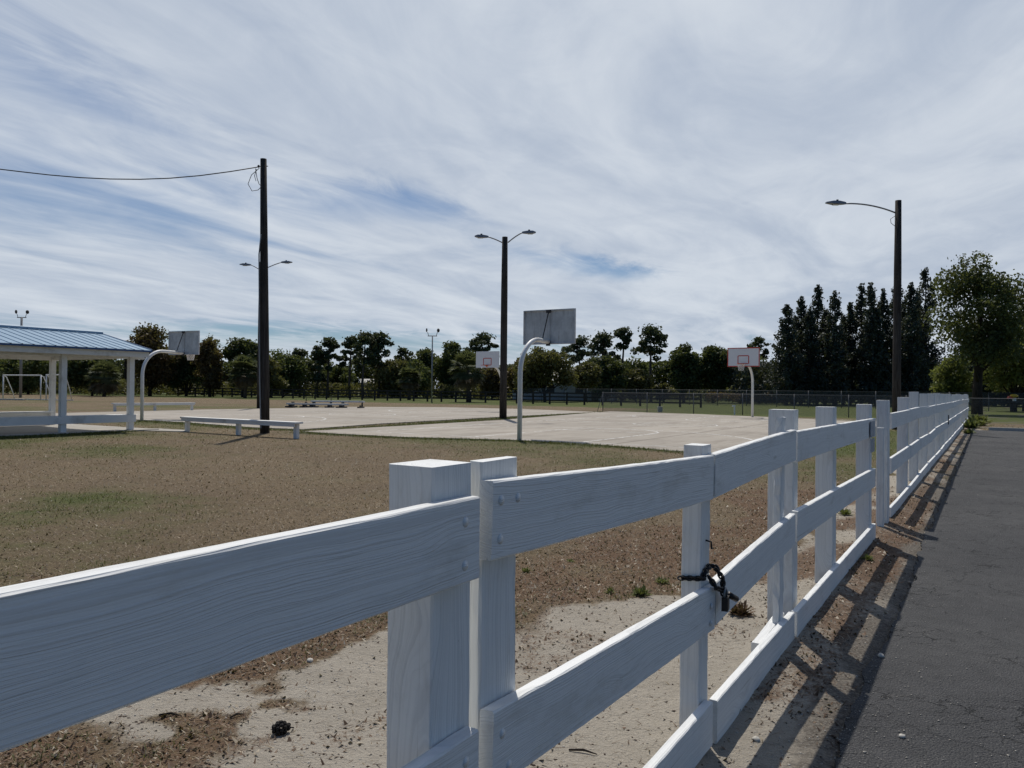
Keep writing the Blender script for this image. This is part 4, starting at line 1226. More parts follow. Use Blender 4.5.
def broadleaf(px, topy, wpx, Y, leaf, label, seed, base=0.25, n=8680, clumps=30, size=0.22, foot=None, bark='bark', fill=1.0, group=None, cat='tree', depth=0.8, shape=1.0):
    rr = np.random.default_rng(seed)
    f = P(px, 395, Y); f.z = 0
    h = P(px, topy, Y).z; w = 0.93 * wpx * Y / F_PX
    t = thing('broadleaf_tree', f, 0, label, cat, group)
    zb = h * base; rx, rz = w / 2, (h - zb) / 2; cz = zb + rz
    cl = []
    while len(cl) < clumps:
        p = rr.uniform(-1, 1, 3); rad = np.linalg.norm(p)
        if rad > 1 or rad < 0.35: continue
        wide = 1.0 - 0.30 * max(0, p[2]) * shape
        cl.append((p[0] * rx * 0.80 * wide, p[1] * rx * depth * 0.80 * wide, cz + p[2] * rz * 0.84))
    cl = np.array(cl); cr = rr.uniform(0.20, 0.40, clumps) * min(w, h) * 0.62 * fill
    wgt = cr ** 2 / (cr ** 2).sum(); cnt = rr.multinomial(n, wgt)
    pts = []
    for c_, r_, k_ in zip(cl, cr, cnt):
        g_ = rr.normal(size=(k_, 3)); g_ /= np.linalg.norm(g_, axis=1, keepdims=True) + 1e-9
        g_ *= r_ * rr.uniform(0.25, 1.0, (k_, 1)) ** 0.55; g_[:, 2] *= 0.72
        g_ += rr.normal(0, r_ * 0.12, (k_, 3))
        pts.append(c_ + g_)
    pts = np.vstack(pts); pts = pts[pts[:, 2] > 0.2]
    crown_mesh('crown', pts, size, MT[leaf], t, rr)
    mb = MB(); r0 = max(0.12, h * 0.026)
    bend = rr.normal(0, 0.02 * h, 2)
    top = Vector((bend[0], bend[1], zb + rz * 1.3))
    mb.tube([(0, 0, -0.3), (bend[0] * 0.2, 0, zb * 0.6), (bend[0] * 0.6, bend[1] * 0.5, zb + rz * 0.4), top], [r0 * 1.25, r0, r0 * 0.7, r0 * 0.18], 9)
    for k_ in rr.permutation(clumps)[:9]:
        c_ = Vector(cl[k_]); s_ = Vector((bend[0] * 0.4, bend[1] * 0.3, zb * rr.uniform(0.75, 1.25)))
        m_ = s_.lerp(c_, 0.5) + Vector((0, 0, rr.uniform(-0.3, 0.1) * rz * 0.3))
        mb.tube([s_, m_, c_], [r0 * 0.5, r0 * 0.3, r0 * 0.08], 6)
    mb.build('trunk', MT[bark], t, smooth=True)
    return t
def pine(px, topy, Y, label, seed, wpx=26, crown=0.42, n=1500, tufts=11, size=0.23, group=None, lean=0.0, leaf='leaf_pine'):
    rr = np.random.default_rng(seed)
    f = P(px, 395, Y); f.z = 0
    h = P(px, topy, Y).z; w = wpx * Y / F_PX
    t = thing('pine_tree', f, 0, label, 'pine tree', group)
    mb = MB(); r0 = 0.17 + 0.006 * h
    wob = rr.normal(0, 0.12, (5, 2))
    tr = [Vector((lean * k_ / 4 + wob[k_, 0] * (k_ > 0), wob[k_, 1] * (k_ > 0), h * 0.93 * k_ / 4 - (0.3 if k_ == 0 else 0))) for k_ in range(5)]
    mb.tube(tr, [r0, r0 * 0.85, r0 * 0.7, r0 * 0.5, r0 * 0.12], 8)
    pts = []
    tufts = int(tufts * 1.7); w *= 1.06
    for k_ in range(tufts):
        u = 1 - crown * (k_ / tufts) ** 0.9 * rr.uniform(0.85, 1.1)
        zz = h * (u - 0.04)
        i_ = min(3, int(zz / h * 4 / 0.97)); base_ = tr[i_].lerp(tr[i_ + 1], min(1, zz / h * 4 / 0.97 - i_))
        an = rr.uniform(0, 6.28); prof = 0.35 + 0.65 * math.sin(min(1, (1 - u) / crown + 0.1) * math.pi * 0.8)
        L_ = w / 2 * prof * rr.uniform(0.3, 1.08)
        tip = base_ + Vector((math.cos(an) * L_, math.sin(an) * L_, h * 0.03 * rr.uniform(0.2, 1.4)))
        mb.tube([base_, base_.lerp(tip, 0.55) + Vector((0, 0, -0.1)), tip], [r0 * 0.28, r0 * 0.2, r0 * 0.06], 5)
        m_ = int(0.85 * n / tufts)
        g_ = rr.normal(size=(m_, 3)); g_ /= np.linalg.norm(g_, axis=1, keepdims=True) + 1e-9
        cr_ = w * rr.uniform(0.09, 0.18)
        g_ *= cr_ * rr.uniform(0.1, 1, (m_, 1)) ** 0.5; g_[:, 2] *= 0.58
        pts.append(np.array(tip) * 0.86 + np.array(base_) * 0.14 + g_)
    m_ = int(n / 5); g_ = rr.normal(size=(m_, 3)) * w * 0.11; g_[:, 2] *= 0.6
    pts.append(np.array((tr[4].x, tr[4].y, h * 0.945)) + g_)
    crown_mesh('crown', np.vstack(pts), size, MT[leaf], t, rr)
    mb.build('trunk', MT['pinebark'], t, smooth=True)
    return t
def conifer(px, topy, wpx, Y, label, seed, n=8500, group='tall dark conifers in a row', size=0.15):
    rr = np.random.default_rng(seed)
    f = P(px, 395, Y); f.z = 0
    h = P(px, topy, Y).z; w = wpx * Y / F_PX
    t = thing('conifer_tree', f, 0, label, 'conifer tree', group)
    mb = MB(); r0 = 0.22
    mb.tube([(0, 0, -0.3), (0.05, 0, h * 0.4), (0.0, 0.05, h * 0.98)], [r0, r0 * 0.7, 0.02], 8)
    nb = 120; pts = []
    for k_ in range(nb):
        u = 0.05 + 0.93 * (k_ / nb); zz = h * u
        prof = (1 - u) ** 0.78 * (0.70 + 0.6 * rr.random()) * (0.82 + 0.18 * math.sin(u * 23 + seed * 2.1))
        if rr.random() < 0.10: continue
        an = rr.uniform(0, 6.28); L_ = w / 2 * prof * 1.05 + 0.15
        up_ = L_ * rr.uniform(0.35, 0.95)
        tip = np.array((math.cos(an) * L_, math.sin(an) * L_, zz + up_))
        mb.tube([(0, 0, zz), tuple(tip * np.array((0.5, 0.5, 1)) - np.array((0, 0, up_ * 0.5))), tuple(tip)], [0.05, 0.035, 0.01], 4)
        m_ = max(10, int(n / nb * (0.30 + 1.3 * prof)))
        s_ = rr.uniform(0.1, 1.05, (m_, 1)) ** 0.7
        base_ = np.array((0, 0, zz))
        p_ = base_ + (tip - base_) * s_ + rr.normal(0, 0.10 + 0.10 * prof * w / 3, (m_, 3))
        p_[:, 2] -= np.abs(rr.normal(0, 0.2, m_))
        pts.append(p_)
    pts.append(np.array((0, 0, h * 0.97)) + rr.normal(0, 1, (60, 3)) * np.array((0.12, 0.12, 0.45)))
    P_ = np.vstack(pts); P_[:, 2] = np.minimum(P_[:, 2], h)
    crown_mesh('crown', P_, size, MT['leaf_casu'], t, rr)
    mb.build('trunk', MT['bark'], t, smooth=True)
    return t
def palm(px, topy, wpx, Y, label, seed):
    rr = np.random.default_rng(seed)
    f = P(px, 395, Y); f.z = 0
    h = P(px, topy, Y).z; w = wpx * Y / F_PX; L_ = w * 0.62
    t = thing('palm_tree', f, 0, label, 'palm tree', 'cabbage palms by the far fence')
    zt_ = h - L_ * 0.62
    MB().tube([(0, 0, -0.2), (0.04, 0, zt_ * 0.5), (0, 0, zt_)], [0.24, 0.19, 0.21], 10).build('trunk', MT['pinebark'], t, smooth=True)
    for nm, cnt, lo, hi, mat in (('crown', 80, -0.45, 1.4, 'frond'), ('dead_fronds', 26, -1.25, -0.5, 'frond_dead')):
        V, Qd = [], []
        for k_ in range(cnt):
            an = rr.uniform(0, 6.28); el = rr.uniform(lo, hi)
            d_ = np.array((math.cos(an) * math.cos(el), math.sin(an) * math.cos(el), math.sin(el)))
            hub = np.array((0, 0, zt_)) + d_ * L_ * rr.uniform(0.40, 0.55)
            side = np.cross(d_, (0, 0, 1)); side /= np.linalg.norm(side) + 1e-6; upv = np.cross(side, d_)
            for j in range(15):
                fa_ = (j - 7) / 7 * 1.35
                dl = d_ * math.cos(fa_) + side * math.sin(fa_)
                l_ = L_ * 0.55 * rr.uniform(0.8, 1.1)
                tip = hub + dl * l_ + np.array((0, 0, -0.16 * l_ * rr.uniform(0.5, 1.6)))
                wv = np.cross(dl, upv) * 0.075
                m_ = hub + dl * l_ * 0.55
                b_ = len(V); V += [hub, m_ + wv, tip, m_ - wv]; Qd.append((b_, b_ + 1, b_ + 2, b_ + 3))
            b_ = len(V); pv_ = np.array((0, 0, zt_)); V += [pv_ + upv * 0.02, hub + upv * 0.015, hub - upv * 0.015, pv_ - upv * 0.02]; Qd.append((b_, b_ + 1, b_ + 2, b_ + 3))
        link_mesh(nm, np_mesh(nm, np.array(V), np.array(Qd)), MT[mat], t)
    return t

GT = 'trees along the far edge of the field'
T = broadleaf
T(28, 346, 92, 112, 'leaf_mid', "dark broad tree filling the view under the pavilion roof at far left", 11, base=0.08, n=7279, group=GT)
T(92, 350, 60, 104, 'leaf_oak', "dark broad tree between the two front pavilion posts", 12, base=0.08, group=GT)
T(150, 328, 62, 108, 'leaf_rust', "rust tinged tall tree directly behind the hoop beside the pavilion", 13, base=0.08, n=9100, clumps=34, group=GT)
T(126, 333, 20, 118, 'leaf_oak', "small dark treetop just above the pavilion roof's end", 14, base=0.5, n=1540, clumps=10, group=GT)
T(186, 342, 50, 110, 'leaf_oak', "dark tree behind the steel backboard beside the pavilion", 15, base=0.05, n=7000, group=GT)
T(210, 337, 40, 106, 'leaf_rust', "russet tree just right of the hoop beside the pavilion", 16, base=0.10, n=5040, group=GT)
T(214, 329, 26, 116, 'leaf_olive', "thin bare topped tree poking above the russet tree", 17, base=0.4, n=420, clumps=14, size=0.16, group=GT)
T(244, 335, 48, 108, 'leaf_oak', "dense dark oak crossed by the tall utility pole", 18, base=0.08, n=8680, clumps=36, group=GT)
T(283, 349, 52, 112, 'leaf_mid', "green tree just right of the utility pole", 19, base=0.08, group=GT, n=5000)
T(270, 358, 34, 104, 'leaf_olive', "low olive tree at the utility pole's right, before the green tree", 20, base=0.06, n=3639, group=GT)
pine(300, 350, 114, "short pine left of the four tufted pines", 21, wpx=24, crown=0.6, n=2380, group=GT)
pine(318, 351, 112, "dark short pine between the green tree and the four tufted pines", 22, wpx=24, crown=0.7, n=2380, group=GT)
pine(328, 339, 112, "leftmost and thinnest of the four tall tufted pines", 23, wpx=28, crown=0.34, n=1819, group=GT)
pine(350, 337, 112, "second from left of the four tall tufted pines", 24, wpx=26, crown=0.42, n=1900, tufts=13, group=GT)
pine(363, 333, 110, "tallest of the four tall tufted pines, third from left", 25, wpx=30, crown=0.46, n=2000, tufts=14, group=GT)
pine(378, 334, 112, "rightmost of the four tall tufted pines", 26, wpx=32, crown=0.50, n=2300, tufts=15, group=GT)
T(338, 364, 44, 118, 'leaf_mid', "low rounded green tree beneath the tufted pines", 27, base=0.08, n=4480, group=GT)
T(392, 357, 42, 112, 'leaf_olive', "brownish rounded tree right of the tufted pines", 28, base=0.06, n=5880, group=GT)
pine(403, 348, 116, "slender pine between the brownish tree and the pale floodlight pole", 29, wpx=20, crown=0.3, n=650, group=GT)
T(424, 343, 36, 120, 'leaf_oak', "dark dome shaped tree behind the pale floodlight pole", 30, base=0.08, n=5880, group=GT)
T(416, 358, 40, 112, 'leaf_mid', "mid green tree left of the pale floodlight pole, above a palm", 31, base=0.08, n=5040, group=GT)
T(452, 341, 42, 116, 'leaf_mid', "tall green tree right of the pale floodlight pole", 32, base=0.08, n=7279, group=GT)
pine(481, 334, 112, "pine with one wide flat tuft above the far white backboard", 33, wpx=32, crown=0.34, n=1700, tufts=12, group=GT)
T(492, 366, 38, 104, 'leaf_rust', "reddish low tree below the far white backboard", 34, base=0.05, n=4059, group=GT)
T(545, 345, 74, 94, 'leaf_olive', "broad brownish oak behind the near grey backboard", 35, base=0.16, n=7839, clumps=34, group=GT)
T(522, 356, 44, 100, 'leaf_rust', "russet tree behind the near white gooseneck pole", 36, base=0.10, n=4760, group=GT)
T(586, 361, 40, 98, 'leaf_olive', "thin olive tree in front of the pale house", 49, base=0.30, n=2600, group=GT)
pine(580, 338, 116, "pine just right of the near grey backboard", 37, wpx=32, crown=0.36, n=1900, tufts=13, group=GT)
pine(603, 334, 112, "pine with a loose wide crown, left of the tallest slim pine", 38, wpx=36, crown=0.42, n=2000, tufts=14, group=GT)
pine(623, 327, 110, "tallest slim pine with a small round tuft on a bare trunk", 39, wpx=27, crown=0.24, n=1300, tufts=9, group=GT)
pine(651, 327, 106, "bare trunked pine with a wide flat tuft and side branch, left of the oak pair", 40, wpx=38, crown=0.36, n=1900, tufts=12, group=GT)
T(606, 355, 54, 103, 'leaf_oak', "dark rounded tree beneath the pines right of the pale house", 41, base=0.06, n=6440, group=GT)
T(634, 358, 46, 116, 'leaf_mid', "green rounded tree below the tallest slim pine", 42, base=0.06, n=5600, group=GT)
T(636, 366, 36, 104, 'leaf_olive', "yellowish brown tree below the wide tufted bare pine", 43, base=0.08, n=3919, group=GT)
T(684, 341, 44, 100, 'leaf_oak', "left one of the dense dark oak pair left of the right hand backboard", 44, base=0.06, n=8400, clumps=36, group=GT)
T(713, 341, 42, 101, 'leaf_oak', "right one of the dense dark oak pair left of the right hand backboard", 45, base=0.06, n=8119, clumps=36, group=GT)
T(664, 382, 28, 104, 'leaf_olive', "low brushy tree at the left foot of the oak pair", 46, base=0.05, n=1819, group=GT)
pine(759, 337, 118, "small pine tuft above the right hand white backboard", 47, wpx=22, crown=0.3, n=900, group=GT)
T(755, 358, 46, 108, 'leaf_mid', "green tree behind the right hand white backboard", 48, base=0.05, n=5600, group=GT)
cs = [(786, 305, 26, "leftmost dark conifer of the row, beside the right hand backboard"),
      (801, 297, 24, "second dark conifer from the left of the row"),
      (817, 285, 24, "third dark conifer from the left, tall and pointed"),
      (834, 291, 23, "fourth dark conifer from the left, narrow with a gap beside it"),
      (850, 303, 18, "shortest thin dark conifer in the middle of the row"),
      (861, 284, 20, "tall dark conifer left of the twin topped one"),
      (870, 283, 20, "tall dark conifer with a thin tip, fourth from the long armed light pole"),
      (882, 289, 20, "dark conifer just left of the long armed light pole"),
      (896, 280, 22, "dark conifer directly behind the long armed light pole"),
      (911, 283, 24, "dark conifer just right of the long armed light pole"),
      (925, 268, 30, "tallest dark conifer, partly behind the big leafy tree")]
cs += [(794, 317, 22, "lower dark conifer filling in behind the first two of the row"),
       (809, 310, 22, "lower dark conifer tucked behind the second and third of the row"),
       (825, 311, 22, "lower dark conifer behind the third and fourth of the row"),
       (843, 315, 20, "lower dark conifer in the gap before the shortest of the row"),
       (876, 308, 22, "lower dark conifer behind those left of the long armed light pole"),
       (904, 300, 22, "lower dark conifer hidden right behind the long armed light pole"),
       (918, 297, 24, "lower dark conifer between the light pole and the big leafy tree")]
for i, (px, ty, wp, lb) in enumerate(cs): conifer(px, ty, wp * 1.6, 88 + (i % 3) * 2.5, lb, 60 + i)
T(977, 245, 116, 57, 'leaf_oak', "big leafy tree with a dark trunk at the far end of the white fence", 80, base=0.24, fill=0.82, n=17000, clumps=46, size=0.13, shape=1.2, group=GT)
T(952, 350, 46, 72, 'leaf_light', "small yellow green tree left of the big leafy tree's trunk", 81, base=0.08, n=5040, size=0.17, group=GT)
T(1014, 322, 78, 68, 'leaf_light', "yellow green spreading tree at the right edge of the frame", 82, base=0.13, n=9100, clumps=34, size=0.17, group=GT)
T(1040, 285, 70, 90, 'leaf_oak', "dark tall tree behind the yellow green tree at the right edge", 83, base=0.06, n=6300, group=GT)
T(985, 340, 60, 96, 'leaf_oak', "dark tree behind the big leafy tree's trunk", 84, base=0.05, n=5880, group=GT)
palm(104, 366, 30, 98, "cabbage palm seen between the pavilion's front posts", 90)
palm(245, 360, 30, 98, "cabbage palm left of the utility pole", 91)
palm(409, 370, 22, 98, "small round cabbage palm left of the pale floodlight pole", 92)
palm(468, 357, 34, 86, "largest cabbage palm, left of the far white backboard", 93)

# undergrowth and the wood behind, one mass
def mass(name, x0, x1, Y, top_fn, n, size, mat, seed, low=0.1, thick=6.0, kind='stuff'):
    rr = np.random.default_rng(seed)
    xs = rr.uniform(x0, x1, n); ys = Y + rr.uniform(-thick / 2, thick / 2, n)
    d_ = np.abs(xs)
    tp = top_fn(xs, ys); zz = low + (tp - low) * rr.random(n) ** 0.8
    cl = vnoise(xs * 0.8, zz * 0.9 + ys * 0.2, seed)
    keep = cl > 0.22
    C_ = np.stack([xs, ys, zz], 1)[keep]
    V, Qd = leaf_quads(C_, size, rr)
    o = link_mesh(name, np_mesh(name, V, Qd), mat); tag(o, kind=kind); return o
def tpA(x, y): return 3.4 + 4.4 * fbm(x * 0.12, y * 0.05, 3)
mass('woodland_thicket', -125, 40, 128, tpA, 90000, 0.30, MT['leaf_oak'], 201)
def tpB(x, y): return 1.2 + 2.2 * fbm(x * 0.25, y * 0.1, 8)
mass('woodland_undergrowth', -95, 34, 113, tpB, 22000, 0.20, MT['leaf_olive'], 202, thick=5)
def tpC(x, y): return 4.0 + 2.0 * fbm(x * 0.2, y * 0.1, 12)
mass('conifer_underwood', 28, 84, 97, tpC, 42000, 0.24, MT['leaf_casu'], 203, thick=7)
def tpD(x, y): return 0.8 + 0.9 * fbm(x * 0.4, y * 0.1, 15)
mass('red_brush', 24, 34, 95, tpD, 2600, 0.16, MT['leaf_red'], 204, thick=2)
mass('roadside_underwood', 60, 130, 100, lambda x, y: 4 + 3.5 * fbm(x * 0.1, y * 0.1, 19), 30000, 0.28, MT['leaf_oak'], 205, thick=10)

# ------------------------------------------------------------------ ground cover near the camera (stuff)
def scatter_polar(n, r0, r1, amax, rr):
    r_ = np.exp(rr.uniform(math.log(r0), math.log(r1), n)); a_ = np.radians(rr.uniform(-amax, amax, n))
    return np.stack([r_ * np.sin(a_), r_ * np.cos(a_)], 1), r_
def in_poly(pts, poly):
    x, y = pts[:, 0], pts[:, 1]; ins = np.zeros(len(x), bool); n = len(poly)
    for i in range(n):
        x1_, y1_ = poly[i][0], poly[i][1]; x2_, y2_ = poly[(i + 1) % n][0], poly[(i + 1) % n][1]
        c_ = ((y1_ > y) != (y2_ > y)); xi = (x2_ - x1_) * (y - y1_) / ((y2_ - y1_) + 1e-12) + x1_
        ins ^= c_ & (x < xi)
    return ins
def gz(X, Y):
    s = X * D.x + Y * D.y; q = -(X * PV.x + Y * PV.y) - FQ; dist = np.hypot(X, Y)
    z = 0.02 * (fbm(X * 1.1, Y * 1.1, 71) - 0.5) * sst(26, 12, dist) + 0.012 * (fbm(X * 6, Y * 6, 77) - 0.5) * sst(16, 6, dist)
    z += 0.035 * np.exp(-((q - 0.05) / 0.22) ** 2) * sst(3.2, 4.2, s) * sst(43, 40, s)
    return z - 0.02 * sst(20, 24, dist)
def blades(name, pts, L, Wd, mat, rr, up=(0.1, 0.8), curl=0.3, extra=()):
    n = len(pts); an = rr.uniform(0, 6.283, n); el = rr.uniform(up[0], up[1], n)
    d_ = np.stack([np.cos(an) * np.cos(el), np.sin(an) * np.cos(el), np.sin(el)], 1)
    side = np.stack([-np.sin(an), np.cos(an), np.zeros(n)], 1)
    b0 = np.column_stack([pts, gz(pts[:, 0], pts[:, 1]) - 0.001])
    Ls = (L * rr.uniform(0.5, 1.3, n))[:, None]; Ws = (Wd * rr.uniform(0.6, 1.3, n))[:, None]
    m_ = b0 + d_ * Ls * 0.55; tip = b0 + d_ * Ls; tip[:, 2] -= Ls[:, 0] * curl * rr.random(n) * np.sin(el)
    V = np.stack([b0 - side * Ws, m_ - side * Ws * 0.8, tip, m_ + side * Ws * 0.8, b0 + side * Ws], 1).reshape(-1, 3)
    i0 = np.arange(n)[:, None] * 5
    Qd = np.vstack([i0 + np.array([[0, 1, 3, 4]])])
    Tr = i0 + np.array([[1, 2, 3, 3]])
    V2 = np.stack([b0 - side * Ws, b0 + side * Ws, m_ + side * Ws * 0.7, m_ - side * Ws * 0.7, m_ - side * Ws * 0.7, m_ + side * Ws * 0.7, tip + side * Ws * 0.15, tip - side * Ws * 0.15], 1).reshape(-1, 3)
    Q2 = np.arange(8 * n).reshape(-1, 4)
    o = link_mesh(name, np_mesh(name, V2, Q2), mat); tag(o, kind='stuff')
    if extra:
        for m_x in extra: o.data.materials.append(m_x)
        o.data.polygons.foreach_set('material_index', np.repeat(rr.integers(0, len(extra) + 1, n), 2).astype(np.int32))
    return o
c1p = [(p.x, p.y) for p in court1]; c2p = [(p.x, p.y) for p in court2]
wkp = [(p.x, p.y) for p in walk]
pav = [W for W in []]
def pav_local(pts):
    v = pts - np.array([[C.x, C.y]]); return v @ np.array([D.x, D.y]), v @ np.array([-PV.x, -PV.y])
def free(pts):
    s, q = pts @ np.array([D.x, D.y]), -(pts @ np.array([PV.x, PV.y])) - FQ
    ok = ~in_poly(pts, c1p) & ~in_poly(pts, c2p) & ~in_poly(pts, wkp) & ~((q < -0.47) & (s < 37.3))
    lx, ly = pav_local(pts); ok &= ~((lx < 0.7) & (lx > -9) & (ly > -0.4) & (ly < 5.0))
    return ok
rr = np.random.default_rng(300)
pts, r_ = scatter_polar(420000, 1.6, 45, 44, rr)
sd, gn, lt_, s_, q_, _d = cover(pts[:, 0], pts[:, 1])
ok = free(pts)
p_dry = ok & (rr.random(len(pts)) > np.clip(sd * 1.35, 0, 0.985)) & (rr.random(len(pts)) > np.clip(gn * 0.9, 0, 0.9)) & (rr.random(len(pts)) < 0.62)
blades('dry_grass', pts[p_dry], 0.030 + 0.0009 * r_[p_dry], 0.0018 + 0.00034 * r_[p_dry], MT['dryblade'], rr, (0.0, 0.75), extra=(MT['darkblade'], MT['paleblade'], MT['dryblade']))
gm_ = gn + (fbm(pts[:, 0] * 2.2, pts[:, 1] * 2.2, 91) - 0.5) * 1.2
p_g = ok & (rr.random(len(pts)) < sst(0.28, 0.95, gm_)) & (rr.random(len(pts)) > np.clip(sd * 1.5, 0, 1))
blades('green_grass', pts[p_g], 0.028 + 0.0011 * r_[p_g], 0.0015 + 0.00022 * r_[p_g], MT['greenblade'], rr, (0.25, 1.2))
# green fringe along the court and walk edges
fr_pts = []
def fringe(poly_pts, n, w, side=0.0):
    P_ = [Vector(p) for p in poly_pts]; seg = [(P_[i + 1] - P_[i]).length for i in range(len(P_) - 1)]; tot = sum(seg)
    for k_ in range(n):
        u = rr.uniform(0, tot); i = 0
        while i < len(seg) - 1 and u > seg[i]: u -= seg[i]; i += 1
        p = P_[i].lerp(P_[i + 1], u / seg[i]); j = rr.normal(0, w, 2); fr_pts.append((p.x + j[0], p.y + j[1] + side))
fringe(near_l, 9000, 0.22, -0.22)
fringe([G(312, 431), G(405, 425), G(486, 419.6), G(604, 411.9)], 14000, 0.5)
fringe([G(144, 421), G(183, 423), G(248, 428), G(302, 430)], 3500, 0.25, -0.2)
fringe([G(-20, 438), G(20, 437), G(64, 435), G(126, 431)], 5200, 0.20)
fp = np.array(fr_pts); fk = free(fp) ; fp = fp[fk]; rf_ = np.hypot(fp[:, 0], fp[:, 1])
blades('edge_grass', fp, 0.055 + 0.0008 * rf_, 0.004 + 0.00018 * rf_, MT['greenblade'], rr, (0.4, 1.3))
# pine straw
pts, r_ = scatter_polar(120000, 1.5, 26, 44, rr)
sd, gn, lt_, s_, q_, _d = cover(pts[:, 0], pts[:, 1])
k_ = free(pts) & (rr.random(len(pts)) < np.clip(lt_ * 1.1 - 0.08, 0, 1) * 0.5 + 0.03)
k_ &= (q_ > -0.47)
blades('pine_straw', pts[k_], 0.055 + 0.001 * r_[k_], 0.0011 + 0.00018 * r_[k_], MT['straw'], rr, (-0.02, 0.22), 0.0)
# leaf chips: dead leaf litter lying at all angles
pts, r_ = scatter_polar(150000, 1.4, 22, 44, rr)
sd, gn, lt_, s_, q_, _d = cover(pts[:, 0], pts[:, 1])
k_ = free(pts) & (q_ > -0.45) & (rr.random(len(pts)) < np.clip(lt_ * 1.05 - 0.05, 0, 1) * 0.85 + np.where(sd > 0.4, 0.022, 0.06))
blades('leaf_litter', pts[k_], 0.014 + 0.012 * rr.random(k_.sum()) ** 2 + 0.0012 * r_[k_], 0.0035 + 0.005 * rr.random(k_.sum()) ** 2 + 0.0004 * r_[k_], MT['chip'], rr, (-0.1, 0.9), 0.0, extra=(MT['darkchip'], MT['chip'], MT['darkchip'], MT['palechip']))
# pebbles and crumbs
def pebbles(name, pts, size, mat, rr, zoff=0.0):
    n = len(pts)
    base = np.array([(1, 0, 0), (-1, 0, 0), (0, 1, 0), (0, -1, 0), (0, 0, 1), (0, 0, -1)], float)
    fc = np.array([(0, 2, 4), (2, 1, 4), (1, 3, 4), (3, 0, 4), (2, 0, 5), (1, 2, 5), (3, 1, 5), (0, 3, 5)])
    sc_ = rr.uniform(0.6, 1.4, (n, 1, 3)); sc_[:, :, 2] *= 0.6
    jt = 1 + rr.normal(0, 0.15, (n, 6, 1))
    V = base[None] * sc_ * jt * size[:, None, None]
    V[:, :, 0] += pts[:, 0:1]; V[:, :, 1] += pts[:, 1:2]
    V[:, :, 2] += (zoff if zoff else gz(pts[:, 0], pts[:, 1]))[:, None] if not zoff else zoff
    F_ = (np.arange(n)[:, None, None] * 6 + fc[None]).reshape(-1, 3)
    o = link_mesh(name, np_mesh(name, V.reshape(-1, 3), F_), mat); tag(o, kind='stuff'); return o
pts, r_ = scatter_polar(60000, 1.4, 16, 44, rr)
sd, gn, lt_, s_, q_, _d = cover(pts[:, 0], pts[:, 1])
k_ = (q_ > -0.5) & (rr.random(len(pts)) < np.clip(sd, 0.03, 1) * 0.42)
pebbles('gravel', pts[k_], 0.0022 + 0.0042 * rr.random(k_.sum()) ** 3 + 0.0003 * r_[k_], MT['pebble'], rr)
k2 = (q_ < -0.42) & (q_ > -3.5) & (rr.random(len(pts)) < np.exp(-(-q_ - 0.44) / 0.22) * 0.75 + 0.02)
pebbles('asphalt_crumbs', pts[k2], 0.0022 + 0.004 * rr.random(k2.sum()) ** 3, MT['pebble'], rr, zoff=0.009)
k3 = (q_ > -0.47) & (rr.random(len(pts)) < np.clip(sd + lt_, 0, 1) * 0.12)
pebbles('bark_crumbs', pts[k3], 0.0035 + 0.006 * rr.random(k3.sum()) ** 3, MT['darkchip'], rr)

# single stones, cone, sticks
def stone(px, py, r, label, mat='stone', z=0.0, nm='stone'):
    g = G(px, py); random.seed(int(px * 3 + py))
    o = MB().blob((0, 0, 0), (r, r * 0.8, r * 0.6), 9, 6, 0.14).build(nm, MT[mat], None, (g.x, g.y, z + r * 0.35), (0, 0, px))
    for p_ in o.data.polygons: p_.use_smooth = True
    tag(o, label, nm.replace('_', ' '), 'loose stones' if nm == 'stone' else None); return o
stone(756, 741, 0.020, "pale pebble on the sand just right of the white fence's bottom board")
stone(902, 739, 0.016, "small pale stone lying on the asphalt near the crumbled edge", z=0.006)
stone(881, 658, 0.022, "flat pale stone at the asphalt's broken edge", z=0.006)
stone(310, 662, 0.022, "white stone half sunk in brown litter under the near rail")
# charred pine cone
gc = G(281, 733)
pc = thing('pine_cone', gc, 0.4, "black charred pine cone lying on the pale sand left of the thick post", 'pine cone')
cb_m = MB()
for ring_ in range(5):
    for j in range(8):
        an = j * 0.785 + ring_ * 0.4; rr_ = 0.024 * math.sin((ring_ + 0.8) / 5.4 * math.pi); x = -0.03 + ring_ * 0.015
        cb_m.blob((x, rr_ * math.cos(an), 0.022 + rr_ * math.sin(an)), (0.010, 0.009, 0.009), 5, 4, 0.2)
cb_m.build('cone_scales', MT['cone'], pc)
MB().tube([(0.03, 0, 0.02), (0.055, 0.006, 0.012)], 0.003, 5).build('stem', MT['cone'], pc)
def stick(px, py, L, a, label):
    g = G(px, py)
    o = MB().tube([(-L / 2, 0, 0.006), (0, 0.006, 0.012), (L / 2, -0.004, 0.007)], [0.004, 0.005, 0.002], 6).build('twig', MT['bark'], None, (g.x, g.y, float(gz(np.array([g.x]), np.array([g.y]))[0])), (0, 0, a))
    tag(o, label, 'twig', 'fallen twigs')
stick(170, 716, 0.10, 0.0, "dark twig on the sand at far left below the near rail")
stick(237, 717, 0.06, 0.7, "short brown twig left of the black pine cone")
stick(583, 752, 0.12, -0.3, "brown twig on the sand below the gate's middle board")
stick(420, 1000, 0.1, 0.3, "twig") if False else None

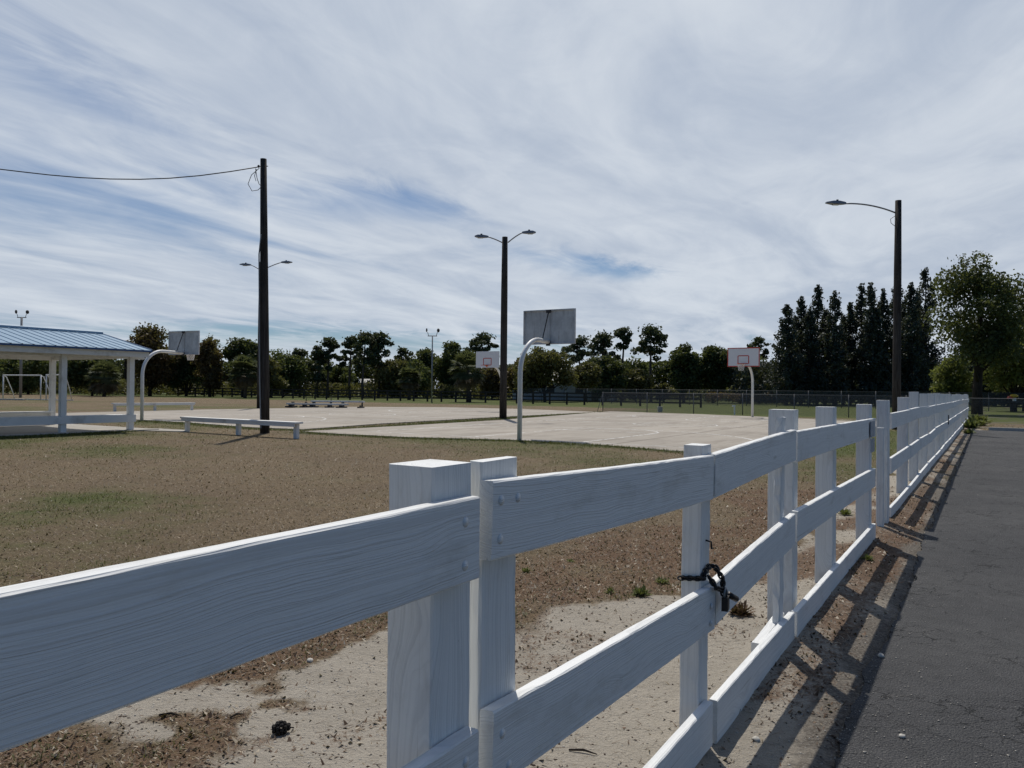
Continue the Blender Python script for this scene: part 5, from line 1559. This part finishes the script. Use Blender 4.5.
# weeds
def weed(px, py, r, n, label, mat='weed', h=0.10):
    g = G(px, py); rr_ = np.random.default_rng(int(px * 7 + py))
    t = thing('weed', g, 0, label, 'weed', 'weeds in the worn ground')
    C_ = []; V, Qd = [], []
    for k_ in range(n):
        an = rr_.uniform(0, 6.28); el = rr_.uniform(0.15, 1.3); L_ = r * rr_.uniform(0.6, 1.2)
        d_ = np.array((math.cos(an) * math.cos(el), math.sin(an) * math.cos(el), math.sin(el)))
        s_ = np.array((-math.sin(an), math.cos(an), 0)) * r * 0.10
        b0 = np.array((rr_.normal(0, r * 0.25), rr_.normal(0, r * 0.25), 0)); m_ = b0 + d_ * L_ * 0.6
        b_ = len(V); V += [b0, m_ + s_, b0 + d_ * L_ + np.array((0, 0, -0.1 * L_)), m_ - s_]; Qd.append((b_, b_ + 1, b_ + 2, b_ + 3))
    z = float(gz(np.array([g.x]), np.array([g.y]))[0])
    link_mesh('leaves', np_mesh('leaves', np.array(V), np.array(Qd)), MT[mat], t, (0, 0, z))
    return t
weed(641, 596, 0.075, 90, "bushiest green weed in the sand left of the chained upright")
weed(610, 593, 0.05, 50, "small green weed left of the bushiest weed")
weed(662, 583, 0.055, 60, "low green weed against the chained upright's foot side")
weed(526, 572, 0.05, 50, "small green weed just right of the gate's left upright")
weed(570, 562, 0.04, 36, "tiny green weed behind the gate's top board middle")
weed(845, 515, 0.10, 70, "green weed between the two posts of the short fence stretch")
weed(868, 563, 0.06, 60, "green weed on the sand strip beside the asphalt")
weed(740, 615, 0.10, 110, "dark dry tuft below the padlocked chain", 'straw')
def weed_at(s_, q_, r, n, label):
    w_ = W2(s_, q_); d_ = w_ - Vector((0, 0, HC)); vz = d_.dot(_f)
    weed(512 + F_PX * d_.dot(_r) / vz, 384 - F_PX * d_.dot(_u) / vz, r, n, label)
weed_at(46.0, -0.45, 0.55, 200, "leafy weed clump at the far end of the white fence")
weed_at(39.5, -0.30, 0.42, 160, "second leafy weed clump along the far white fence, just past the asphalt")
weed_at(34.0, -0.30, 0.25, 110, "small weed clump against the far white fence beside the asphalt")
weed_at(43.0, -0.55, 0.40, 160, "grassy weed between the two leafy clumps beside the far white fence")
